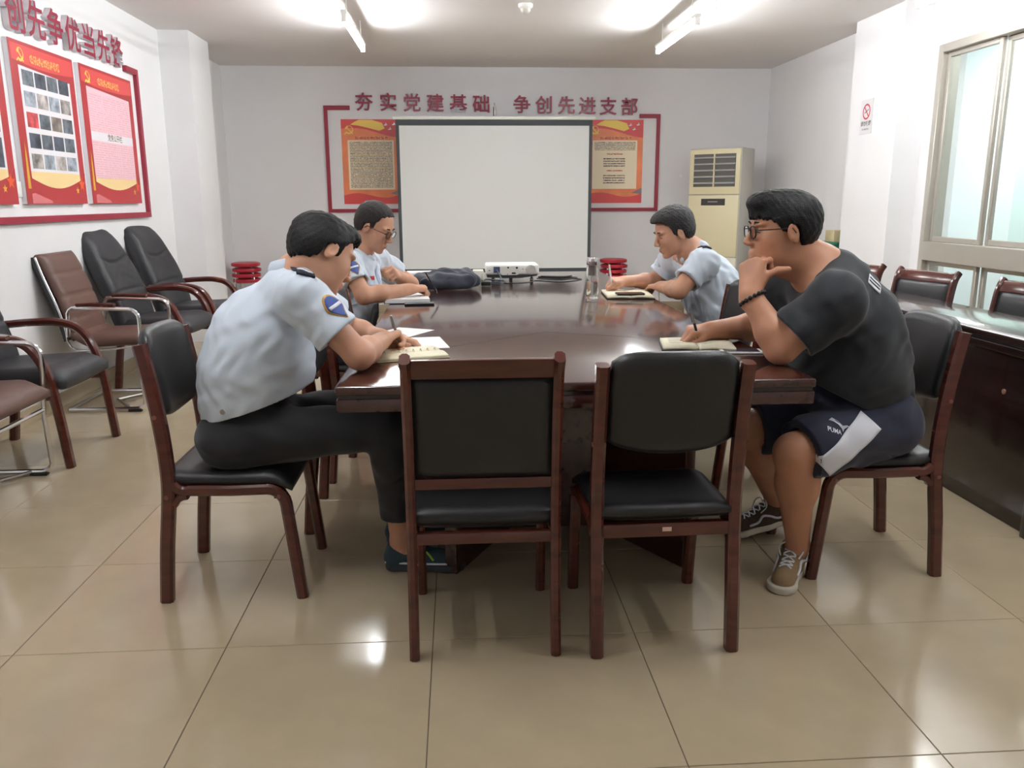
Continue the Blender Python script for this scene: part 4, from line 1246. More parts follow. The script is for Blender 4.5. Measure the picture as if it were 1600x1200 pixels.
def add_hand(S, wrist, d, back, right, curl, thumb, s=1.0, spread=1.0, k=.004):
    """five fingers; d = wrist to knuckles, back = back of the hand, curl = (mcp, pip, dip) per finger in degrees"""
    x = np.array(d, float); x /= np.linalg.norm(x)
    n = np.array(back, float); n -= x * (n @ x); n /= np.linalg.norm(n)
    t = np.cross(n, x) * (1 if right else -1)
    P = lambda a, b, c: wrist + (x * a + t * b + n * c) * s
    offs = (.030, .010, -.010, -.028)
    ml = (.086, .090, .086, .078)
    lens = ((.042, .026, .021), (.046, .029, .022), (.043, .027, .021), (.034, .021, .018))
    rad = (.0098, .0100, .0096, .0085)
    S.cone(wrist - x * .03, P(.02, 0, 0), .0245 * s, .024 * s, .02, t, 1.15)
    for i in range(4):
        base = P(ml[i], offs[i] * spread, -.002 * abs(i - 1.3))
        S.cone(P(.012, offs[i] * .55, 0), base, .0165 * s, .0125 * s, .012)
        a = 0; p = base
        cu = curl[i] if isinstance(curl[0], (tuple, list)) else curl
        for j in range(3):
            a += math.radians(cu[j])
            dr = x * math.cos(a) - n * math.sin(a) + t * offs[i] * .9 * (spread - .6)
            dr /= np.linalg.norm(dr)
            q = p + dr * lens[i][j] * s
            S.cone(p, q, rad[i] * s * (1 - .06 * j), rad[i] * s * (.94 - .07 * j), k if j == 0 else .006)
            p = q
    b0 = P(.020, .020, -.006); b1 = P(.050, .038, -.014)
    S.cone(b0, b1, .0165 * s, .0130 * s, .012)
    p = b1
    for L, (ta, tb, tc) in zip((.034, .028), thumb):
        dr = x * ta + t * tb + n * tc; dr = dr / np.linalg.norm(dr)
        q = p + dr * L * s
        S.cone(p, q, .0112 * s, .0094 * s, .005)
        p = q

GRIP = ((62, 62, 30), (70, 72, 35), (76, 78, 40), (80, 80, 40))
WRITE = ((48, 48, 18), (58, 60, 25), (68, 75, 35), (75, 80, 40))
REST = ((18, 22, 12), (20, 25, 14), (22, 28, 15), (25, 30, 15))

def decal(name, bvh, parent, root, poly_fn, nu, nv, m, off=.0022):
    """cloth patch: grid of rays (origin, direction) shrink-wrapped on a garment"""
    vs = []; ok = []
    for i in range(nu + 1):
        for j in range(nv + 1):
            o, d = poly_fn(i / nu, j / nv)
            hit = bvh.ray_cast(Vector(o) - Vector(root), Vector(d).normalized())
            if hit[0] is None: vs.append(None)
            else: vs.append(hit[0] - Vector(d).normalized() * off)
    fs = []
    for i in range(nu):
        for j in range(nv):
            q = [i * (nv + 1) + j, (i + 1) * (nv + 1) + j, (i + 1) * (nv + 1) + j + 1, i * (nv + 1) + j + 1]
            if all(vs[a] is not None for a in q): fs.append(q)
    used = sorted({a for f in fs for a in f}); mp = {a: i for i, a in enumerate(used)}
    if not fs: return None
    me = bpy.data.meshes.new(name)
    me.from_pydata([tuple(vs[a]) for a in used], [], [[mp[a] for a in f] for f in fs])
    o = link(name, me, m, parent, smooth=True)
    md = o.modifiers.new('thickness', 'SOLIDIFY'); md.thickness = .0012; md.offset = 0
    return o

def quad_rays(c00, c10, c11, c01, d):
    c = [np.array(q, float) for q in (c00, c10, c11, c01)]
    def f(u, v):
        return (c[0] * (1 - u) * (1 - v) + c[1] * u * (1 - v) + c[2] * u * v + c[3] * (1 - u) * v), d
    return f
def disc_rays(c, eu, ev, d, shape=None):
    c, eu, ev = np.array(c, float), np.array(eu, float), np.array(ev, float)
    def f(u, v):
        a = 2 * PI * u; r = v
        x, y = r * math.cos(a), r * math.sin(a)
        if shape == 'shield': x = x * (1 if y > -.1 else max(.05, 1 + (y + .1) * .75)); 
        return c + eu * x + ev * y, d
    return f
def bvh_of(o): 
    me = o.data
    return BVHTree.FromPolygons([v.co.copy() for v in me.vertices], [list(p.vertices) for p in me.polygons])

def glasses(parent, root, O, R, s, m, rim=.0018):
    P = lambda x, y, z: Vector(O + R @ (np.array([x, y, z]) * s) - root)
    g = MB()
    for q in (-1, 1):
        pts = []
        for a in np.linspace(0, 2 * PI, 25)[:-1]:
            ca, sa = math.cos(a), math.sin(a)
            xx = q * .033 + .025 * np.sign(ca) * abs(ca) ** .7; zz = .006 + .018 * np.sign(sa) * abs(sa) ** .7
            pts.append(P(.1065 - .022 * (abs(xx) - .01), xx, zz))
        g.tube(pts, rim, 6, closed=True)
        g.tube([P(.1045, q * .057, .014), P(.097, q * .070, .013), P(.05, q * .082, .012), P(.0, q * .086, .012), P(-.012, q * .086, -.004)], .0018, 6)
    g.tube([P(.107, -.009, .010), P(.110, 0, .012), P(.107, .009, .010)], .0016, 6)
    o = g.build('glasses', m, parent, smooth=True)
    for q in (-1, 1):
        l = MB()
        ring = [P(.1060 - .022 * (abs(q * .033 + .024 * math.cos(a)) - .01), q * .033 + .024 * np.sign(math.cos(a)) * abs(math.cos(a)) ** .7, .006 + .017 * np.sign(math.sin(a)) * abs(math.sin(a)) ** .7) for a in np.linspace(0, 2 * PI, 25)[:-1]]
        c = P(.1062, q * .033, .006)
        l.add([c] + ring, [(0, 1 + k, 1 + (k + 1) % 24) for k in range(24)])
        l.build('lens', mat('lens_glass', (1, 1, 1), .02, trans=1.0), o)
        MATS['lens_glass'].node_tree.nodes['Principled BSDF'].inputs['IOR'].default_value = 1.02

def shoe(parent, root, heel, toe, up_, m, sole_m, lace_m=None, sneaker='plain', ankle=None):
    heel, toe = np.array(heel, float), np.array(toe, float)
    x = toe - heel; L = np.linalg.norm(x); x /= L
    z_ = np.array(up_, float); z_ -= x * (z_ @ x); z_ /= np.linalg.norm(z_)
    y = np.cross(z_, x); R = np.stack([x, y, z_], 1)
    P = lambda a, b, c: heel + x * a * L + y * b + z_ * c
    so = SDF()
    so.cone(P(.14, 0, .014), P(.45, .002, .014), .034, .036, .02).cone(P(.45, .002, .014), P(.86, -.002, .014), .036, .046, .02)
    so.cone(P(.86, -.002, .014), P(.90, 0, .014), .044, .040, .02)
    so.cut(P(0, 0, .026), z_); so.cut(P(0, 0, .0), -z_)
    link('sole', so.mesh('sole', .004, root), sole_m, parent)
    u = SDF()
    u.cone(P(.15, 0, .040), P(.45, 0, .045), .036, .036, .03).cone(P(.45, 0, .042), P(.86, 0, .030), .038, .038, .03)
    u.cone(P(.15, 0, .05), P(.19, 0, .085), .033, .036, .03).cone(P(.40, 0, .06), P(.22, 0, .088), .032, .034, .03)
    u.cut(P(0, 0, .022), -z_); u.cut(P(.20, 0, .098), z_)
    o = link('shoe', u.mesh('shoe', .004, root), m, parent)
    if lace_m:
        b = bvh_of(o)
        for k in range(5):
            a0 = .40 + .085 * k
            for sgn in (1, -1):
                pts = []
                for t in np.linspace(-1, 1, 7):
                    src = P(a0 + .035 * sgn * t, .020 * t * (1 - .0 * k), .2)
                    hit = b.ray_cast(Vector(src) - Vector(root), Vector(-z_))
                    if hit[0] is not None: pts.append(hit[0] + Vector(z_) * .0022)
                if len(pts) > 2: MB().tube(pts, .0028, 6).build('lace', lace_m, o, smooth=True)
        top = P(.42, 0, .112)
        for sgn in (1, -1):
            loop = [top, top + y * sgn * .02 + z_ * .006, top + y * sgn * .040 - z_ * .012 + x * .01, top + y * sgn * .030 - z_ * .035 + x * .03]
            MB().tube(smooth_path([tuple(q - root) for q in loop], 4), .0026, 6).build('lace', lace_m, o, smooth=True)
        for sgn in (1, -1):      # side stripe
            path = []
            for (a, c) in ((.74, .040), (.60, .046), (.52, .066), (.42, .062), (.30, .046), (.16, .046)):
                src = P(a, sgn * .12, c)
                hit = b.ray_cast(Vector(src) - Vector(root), Vector(-y * sgn))
                if hit[0] is not None: path.append(tuple(hit[0] + Vector(y) * sgn * .001))
            if len(path) > 2: MB().tube(smooth_path(path, 4), .0048, 6).build('side_stripe', lace_m, o, smooth=True)
    return o

M_SOLE = mat('offwhite_rubber', srgb(214, 206, 190), .6)
M_TAN = mat('tan_suede', srgb(150, 124, 92), .85, bump=.3, bscale=200)
M_BRN = mat('brown_suede', srgb(84, 64, 52), .85, bump=.3, bscale=200)
M_EPA = mat('epaulette_cloth', srgb(34, 38, 56), .7)
M_PGOLDT = mat('patch_gold', srgb(196, 150, 70), .6)
M_PBLUE = mat('patch_blue', srgb(62, 84, 150), .6)
M_PWHITE = mat('patch_white', srgb(226, 228, 236), .6)

def epaulette(parent, root, a, b, upn, wid=.050):
    a, b, upn = np.array(a, float), np.array(b, float), np.array(upn, float)
    x = b - a; L = np.linalg.norm(x); x /= L
    upn = upn - x * (upn @ x); upn /= np.linalg.norm(upn); y = np.cross(upn, x)
    bv = bvh_of(parent)
    P = lambda s_, w_: a + x * L * s_ + y * w_ + upn * .12
    def strip(name, s0, s1, w0, par, m, off, n=8):
        return decal(name, bv, par, root, quad_rays(P(s0, -w0), P(s1, -w0), P(s1, w0), P(s0, w0), -upn), n, 6, m, off)
    e = strip('epaulette', 0, 1, wid / 2, parent, M_EPA, .006)
    if e is None: return
    e.modifiers['thickness'].thickness = .006
    strip('stripe', .10, .17, wid / 2 - .004, e, M_PWHITE, .0098, 2); strip('stripe', .24, .31, wid / 2 - .004, e, M_PWHITE, .0098, 2)
    strip('button', .82, .92, .006, e, M_CHROME, .0102, 2)
    return e

def patch(shirt, root, c, eu, ev, d):
    b = bvh_of(shirt)
    p = decal('sleeve_patch', b, shirt, root, disc_rays(c, np.array(eu) * .034, np.array(ev) * .046, d, 'shield'), 28, 5, M_PGOLDT, .0022)
    decal('sleeve_patch', b, shirt, root, disc_rays(c, np.array(eu) * .029, np.array(ev) * .040, d, 'shield'), 28, 5, M_PBLUE, .0040)
    decal('sleeve_patch', b, shirt, root, quad_rays(c - np.array(eu) * .025 - np.array(ev) * .002, c + np.array(eu) * .025 - np.array(ev) * .002, c + np.array(eu) * .025 + np.array(ev) * .009, c - np.array(eu) * .025 + np.array(ev) * .009, d), 6, 3, M_PWHITE, .0058)

SHORT_LINE = [(-.13, -.052), (-.06, -.052), (-.035, -.040), (-.022, .012), (.006, .020), (.014, -.012), (.030, -.010), (.036, .040), (.058, .068), (.075, .086), (.13, .092)]
BUZZ_LINE = [(-.13, -.045), (-.06, -.045), (-.032, -.030), (-.022, .014), (.006, .022), (.014, -.006), (.028, -.002), (.034, .046), (.052, .082), (.075, .098), (.13, .105)]
FRINGE_LINE = [(-.13, -.062), (-.05, -.060), (-.032, -.045), (-.022, .014), (.006, .022), (.014, .002), (.030, .010), (.040, .030), (.060, .040), (.085, .048), (.13, .046)]

# ------------------------------------------------------------------ man writing at near left
def man_near_left():
    root = V3(.55, 1.10, 0)
    lat = V3(0, 1, 0)
    t = empty('person', root, 'man in pale blue uniform shirt bent low, writing at near left', 'person')
    R = rotm(.52, .58, -.28); O = V3(.902, 1.0, 1.118) - R @ V3(-.004, -.079, -.004)
    nb = V3(.775, 1.10, 1.035)
    shR, shL = V3(.815, .915, .985), V3(.74, 1.285, .965)
    elR, wrR = V3(.985, .895, .803), V3(1.028, 1.150, .803)
    elL, wrL = V3(.90, 1.42, .800), V3(1.00, 1.345, .788)
    hipR, knR, anR = V3(.54, 1.00, .50), V3(1.055, .985, .555), V3(1.075, 1.085, .105)
    hipL, knL, anL = V3(.54, 1.20, .50), V3(1.03, 1.26, .555), V3(1.06, 1.30, .105)
    B = SDF()
    add_head(B, O, R, 1.0, nb)
    B.chain([nb, V3(.70, 1.10, .90), V3(.62, 1.10, .75), V3(.57, 1.10, .56)], [.065, .095, .10, .10], .04, lat, 1.3)
    for sh, el, wr in ((shR, elR, wrR), (shL, elL, wrL)):
        B.cone(nb + V3(0, 0, -.03), sh, .055, .052, .04)
        B.cone(sh, el, .052, .042, .03)
        B.cone(el, el + (wr - el) * .35, .043, .043, .02); B.cone(el + (wr - el) * .35, wr, .043, .028, .02)
    add_hand(B, wrR, V3(.32, .75, .10), V3(-.45, .05, .9), True, WRITE, ((.85, .1, -.45), (.8, -.45, -.4)))
    add_hand(B, wrL, V3(.80, .15, -.05), V3(0, 0, 1), False, REST, ((.75, .6, -.1), (.9, .2, -.1)))
    for h_, k_, a_ in ((hipR, knR, anR), (hipL, knL, anL)):
        B.cone(h_, k_, .065, .050, .03); B.cone(k_, a_, .048, .033, .02); B.cone(a_, a_ + V3(.03, 0, -.05), .033, .03, .02)
    link('body', B.mesh('body', .0042, root), M_SKIN, t)
    S = SDF()
    S.chain([V3(.585, 1.10, .61), V3(.615, 1.10, .72), V3(.655, 1.10, .84), V3(.735, 1.10, .945)], [.158, .163, .150, .108], .05, lat, 1.20)
    S.cone(V3(.66, 1.09, .66), V3(.70, 1.09, .74), .11, .10, .06, lat, 1.3)
    S.cone(nb + V3(-.02, -.05, -.035), shR, .070, .072, .05); S.cone(nb + V3(-.02, .05, -.035), shL, .070, .072, .05)
    for sh, el in ((shR, elR), (shL, elL)):
        e = sh + (el - sh) * .66
        S.cone(sh, sh + (el - sh) * .9, .072, .074, .045)
        S.cap(sh, el, .64, .14)
        S.cone(sh + (el - sh) * .50, sh + (el - sh) * .95, .052, .062, .006, sub=True)
    fr = (V3(.80, 0, .675) - V3(.40, 0, .548))
    S.cut(V3(.40, 1.1, .548), V3(fr[2], 0, -fr[0]))
    S.cone(nb + V3(-.01, 0, -.02), O, .064, .066, .01, sub=True)
    w1, w2 = wrinkle(.0040, 24, 8), wrinkle(.0022, 62, 4)
    sh_o = link('shirt', S.mesh('shirt', .0052, root, disp=lambda x, y, z: w1(x, y, z) + w2(x, y, z)), M_SHIRT, t)
    c = SDF().cone(nb + V3(-.035, -.03, .012), nb + V3(-.035, .03, .012), .052, .052, .02).cone(nb + V3(.02, -.055, .005), nb + V3(-.03, -.05, .02), .026, .03, .02).cone(nb + V3(.02, .055, .005), nb + V3(-.03, .05, .02), .026, .03, .02)
    c.cut(nb + V3(-.03, 0, .055), V3(-.25, 0, .95))
    link('collar', c.mesh('collar', .004, root), M_SHIRT, sh_o)
    epaulette(sh_o, root, shR + V3(.02, -.035, .03), nb + V3(.02, -.085, .02), V3(.25, -.45, 1), .055)
    dax = (elR - shR) / np.linalg.norm(elR - shR)
    ce = shR + (elR - shR) * .30
    nd = V3(.9, -.62, .42)
    eu = np.cross(nd, dax); eu /= np.linalg.norm(eu)
    patch(sh_o, root, ce + nd * .16, eu, -dax, -nd)
    tb = bvh_of(sh_o)
    hit = tb.ray_cast(Vector((.555 - .55, .5 - 1.1, .628)), Vector((0, 1, 0)))
    if hit[0] is not None: MB().lathe([(.009, 0), (.009, .002), (.005, .003)], 12).build('button', M_STEEL, sh_o, loc=hit[0], rot=(PI / 2, 0, 0))
    Tt = SDF()
    Tt.cone(V3(.56, 1.10, .53), V3(.62, 1.10, .545), .13, .125, .05, lat, 1.28)
    for h_, k_, a_ in ((hipR, knR, anR), (hipL, knL, anL)):
        Tt.cone(h_ + V3(0, 0, .01), k_, .095, .074, .05); Tt.cone(k_, a_ + (k_ - a_) * .25, .074, .056, .03)
        Tt.cone(a_ + (k_ - a_) * .25, a_ + (k_ - a_) * .20, .056, .054, .02)
    Tt.cut(V3(0, 0, .205), V3(0, 0, -1)); Tt.cut(V3(0, 0, .438), V3(0, 0, -1)) if False else None
    wt = wrinkle(.004, 40, 5)
    link('trousers', Tt.mesh('trousers', .006, root, disp=wt), M_DARKCL, t)
    link('hair', hair_mesh(O, R, 1.0, root, SHORT_LINE, .013, .002, 2, top=-.006), M_HAIR, t)
    face_parts(t, root, O, R, 1.0)
    MT = mat('teal_mesh_shoe', srgb(44, 66, 74), .7, bump=.4, bscale=220)
    s1 = shoe(t, root, V3(1.015, 1.10, 0), V3(1.285, 1.085, 0), V3(0, 0, 1), MT, mat('dark_sole', srgb(58, 62, 66), .6), None)
    shoe(t, root, V3(1.0, 1.32, 0), V3(1.27, 1.34, 0), V3(0, 0, 1), MT, mat('dark_sole', srgb(58, 62, 66), .6), None)
    b = bvh_of(s1)
    for (pts, m_) in (((((1.02, .034), (1.10, .036), (1.20, .032), (1.26, .030))), M_PWHITE), ((((1.10, .09), (1.13, .055), (1.16, .075), (1.19, .045))), mat('lime_trim', srgb(170, 200, 60), .6))):
        pth = []
        for (xx, zz) in pts:
            hit = b.ray_cast(Vector((xx, .9, zz)) - Vector(root), Vector((0, 1, 0)))
            if hit[0] is not None: pth.append(tuple(hit[0] - Vector((0, .001, 0))))
        if len(pth) > 2: MB().tube(smooth_path(pth, 4), .004, 6).build('shoe_stripe', m_, s1, smooth=True)
    pen(wrR + V3(.062, .105, -.050), wrR + V3(.030, .085, .075), M_BLACK, 'dark pen in the hand of the near left man', M_STEEL)
man_near_left()

# ------------------------------------------------------------------ man in the black T-shirt, chin on his fist
def man_near_right():
    root = V3(2.74, 1.10, 0)
    lat = V3(0, 1, 0)
    t = empty('person', root, 'man in black T-shirt and navy shorts resting his chin on his fist', 'person')
    s = 1.05; R = rotm(PI - .04, .08); O = V3(2.374, 1.015, 1.160) - R @ V3(-.004, .082, -.004)
    nb = V3(2.515, 1.10, 1.035)
    shL, shR = V3(2.475, .885, .950), V3(2.47, 1.315, .950)
    elL, wrL = V3(2.312, .900, .806), V3(2.232, .975, .965)
    elR, wrR = V3(2.45, 1.40, .800), V3(2.218, 1.31, .800)
    hipL, knL, anL = V3(2.72, .99, .525), V3(2.375, .885, .460), V3(2.442, .955, .105)
    hipR, knR, anR = V3(2.72, 1.21, .50), V3(2.345, 1.22, .455), V3(2.505, 1.328, .130)
    B = SDF()
    add_head(B, O, R, s, nb, .066, .010)
    B.cone(O + R @ V3(.05, 0, -.085), nb + V3(-.03, 0, .0), .05, .06, .04)
    B.chain([nb, V3(2.57, 1.10, .90), V3(2.63, 1.10, .72), V3(2.71, 1.10, .56)], [.075, .115, .105, .095], .04, lat, 1.25)
    for sh, el, wr in ((shR, elR, wrR), (shL, elL, wrL)):
        B.cone(nb + V3(0, 0, -.03), sh, .06, .06, .04)
        B.cone(sh, el, .060, .050, .03)
        B.cone(el, el + (wr - el) * .3, .051, .051, .02); B.cone(el + (wr - el) * .3, wr, .051, .032, .02)
    # left fist under the mouth, thumb along the jaw
    add_hand(B, wrL + V3(.0, .008, .008), V3(.12, .28, .95), V3(-.72, -.68, .12), False, ((70, 80, 35), (76, 84, 40), (80, 86, 40), (82, 86, 40)), ((.45, .85, -.35), (.15, .80, -.55)), 1.14)
    add_hand(B, wrR, V3(-.95, -.15, .02), V3(.1, -.25, 1), True, WRITE, ((.85, .1, -.45), (.8, -.45, -.4)), 1.02)
    for h_, k_, a_ in ((hipR, knR, anR), (hipL, knL, anL)):
        B.cone(h_, k_, .085, .062, .03); B.cone(k_, k_ + (a_ - k_) * .33, .060, .062, .03)
        B.cone(k_ + (a_ - k_) * .33, a_, .062, .037, .03); B.cone(a_, a_ + V3(-.02, -.005, -.045), .036, .030, .02)
        B.ell(k_ + (a_ - k_) * .30 + V3(.03, 0, 0), (.05, .048, .085), None, .03)
    link('body', B.mesh('body', .0042, root), M_SKIN2, t)
    S = SDF()
    S.chain([V3(2.70, 1.10, .565), V3(2.625, 1.10, .70), V3(2.60, 1.10, .84), V3(2.565, 1.10, .945)], [.158, .205, .180, .125], .05, lat, 1.12)
    S.cone(nb + V3(.045, -.03, -.02), shL, .080, .082, .06); S.cone(nb + V3(.045, .03, -.02), shR, .080, .082, .06)
    for sh, el in ((shR, elR), (shL, elL)):
        e = sh + (el - sh) * .74
        S.cone(sh, sh + (el - sh) * .95, .080, .086, .06)
        S.cap(sh, el, .76, .15)
        S.cone(sh + (el - sh) * .60, sh + (el - sh) * 1.02, .060, .074, .006, sub=True)
    S.cut(V3(2.47, 1.1, .668), V3(-.46, 0, -.89))
    S.cone(nb + V3(.0, 0, -.03), O + V3(-.02, 0, -.03), .080, .085, .012, sub=True)
    w1, w2 = wrinkle(.0045, 24, 8), wrinkle(.0022, 58, 4)
    sh_o = link('shirt', S.mesh('shirt', .0052, root, disp=lambda x, y, z: w1(x, y, z) + w2(x, y, z)), M_TEE, t)
    b = bvh_of(sh_o)
    # white print between the shoulders and a small chest mark
    decal('back_print', b, sh_o, root, quad_rays((2.600, .75, 1.090), (2.645, .75, 1.052), (2.628, .75, 1.018), (2.584, .75, 1.056), (0.12, 1, -.25)), 6, 6, M_PWHITE, .0025)
    for k in range(2):
        decal('print_line', b, sh_o, root, quad_rays(V3(2.600 - .006 * k, .75, 1.080 - .011 * k), V3(2.638 - .006 * k, .75, 1.048 - .011 * k), V3(2.636 - .006 * k, .75, 1.043 - .011 * k), V3(2.598 - .006 * k, .75, 1.075 - .011 * k), (0.12, 1, -.25)), 5, 2, M_BLACK, .004)
    for k in range(2):
        decal('chest_mark', b, sh_o, root, quad_rays((2.318 + .012 * k, .95, .905), (2.326 + .012 * k, .95, .91), (2.322 + .012 * k, .95, .922), (2.314 + .012 * k, .95, .917), (1, .35, 0)), 3, 3, M_PWHITE, .0025)
    Tt = SDF()
    Tt.cone(V3(2.72, 1.10, .53), V3(2.66, 1.10, .53), .155, .15, .05, lat, 1.22)
    Tt.cone(V3(2.64, 1.10, .56), V3(2.60, 1.10, .62), .15, .14, .05, lat, 1.15)
    for h_, k_ in ((hipR, knR), (hipL, knL)):
        d_ = (k_ - h_)
        Tt.cone(h_, h_ + d_ * .80, .124, .104, .05); Tt.cone(h_ + d_ * .80, h_ + d_ * .90, .098, .094, .03)
        Tt.cone(h_ + d_ * .80, h_ + d_ * 1.15, .070, .076, .006, sub=True)
        n_ = d_ / np.linalg.norm(d_)
    nL = (knL - hipL) / np.linalg.norm(knL - hipL)
    wt = wrinkle(.0045, 42, 21)
    def hemcut(D, gx, gy, gz):
        for h_, k_ in ((hipR, knR), (hipL, knL)):
            d_ = k_ - h_; L = np.linalg.norm(d_); n_ = d_ / L
            p = h_ + d_ * .93
            pl = (gx - p[0]) * n_[0] + (gy - p[1]) * n_[1] + (gz - p[2]) * n_[2]
            sel = (gy < 1.10) if h_ is hipL else (gy >= 1.10)
            D = np.where(sel, np.maximum(D, pl), D)
        return D.astype(np.float32)
    tr = link('shorts', Tt.mesh('shorts', .0055, root, disp=wt, field=hemcut), M_NAVY, t)
    b = bvh_of(tr)
    decal('side_stripe', b, tr, root, quad_rays((2.470, .6, .400), (2.640, .6, .545), (2.585, .6, .598), (2.410, .6, .462), (0, 1, 0)), 26, 8, M_PWHITE, .0026)
    tm = text_mesh('PUMA', .017, 0, .0004)
    tm2 = []
    cx, cz = 2.478, .548
    def wrap(me, ox, oz, ang, flipx):
        ca, sa = math.cos(ang), math.sin(ang)
        for v in me.vertices:
            xx = v.co.x * ca - v.co.y * sa; zz = v.co.x * sa + v.co.y * ca
            hit = b.ray_cast(Vector((ox + xx, .6, oz + zz)) - Vector(root), Vector((0, 1, 0)))
            if hit[0] is None: hit = b.find_nearest(Vector((ox + xx, .88, oz + zz)) - Vector(root))
            v.co = hit[0] - Vector((0, .003, 0))
        return me
    link('logo_text', wrap(tm, cx, cz, -.30, False), M_PWHITE, tr)
    sc6 = .62
    cat = MB().prism([(a_ * sc6, b_ * sc6) for a_, b_ in [(-.042, .010), (-.020, .024), (.004, .018), (.024, .004), (.046, .012), (.060, .008), (.048, .004), (.030, -.010), (.024, -.024), (.018, -.010), (.002, .004), (-.018, .010)]], 2, 0, .0004).mesh('leaping_logo')
    link('logo_figure', wrap(cat, cx + .018, cz + .013, -.28, False), M_PWHITE, tr)
    link('hair', hair_mesh(O, R, s, root, FRINGE_LINE, .015, .012, 6, top=-.010), M_HAIR, t)
    face_parts(t, root, O, R, s, closed=False)
    glasses(t, root, O, R, s, M_BLACK, .0026)
    # beads on the left wrist
    ax = (wrL - elL) / np.linalg.norm(wrL - elL); c = wrL - ax * .012
    e1 = np.cross(ax, V3(0, 1, 0)); e1 /= np.linalg.norm(e1); e2 = np.cross(ax, e1)
    br = empty('bracelet', c, None, None); br.parent = t; br.location = Vector(c - root)
    for kname in ('label', 'category'):
        if kname in br: del br[kname]
    bd = MB().lathe([(.0008, -.0078), (.0055, -.0055), (.0078, 0), (.0055, .0055), (.0008, .0078)], 10).mesh('bead')
    bd.materials.append(mat('dark_wood_bead', srgb(30, 26, 26), .3)); bd.polygons.foreach_set('use_smooth', [True] * len(bd.polygons))
    for k in range(16):
        a = 2 * PI * k / 16
        link('bead', bd, None, br, e1 * .041 * math.cos(a) + e2 * .041 * math.sin(a))
    shoe(t, root, V3(2.482, 1.045, 0), V3(2.330, .812, 0), V3(0, 0, 1), M_TAN, M_SOLE, M_PWHITE)
    shoe(t, root, V3(2.575, 1.345, .035), V3(2.315, 1.285, .0), V3(-.12, 0, 1), M_BRN, M_SOLE, M_PWHITE)
    pen(wrR + V3(-.060, -.045, -.040), wrR + V3(-.092, -.030, .075), M_BLACK, 'black and silver pen in the hand of the T-shirt man', M_STEEL)
man_near_right()

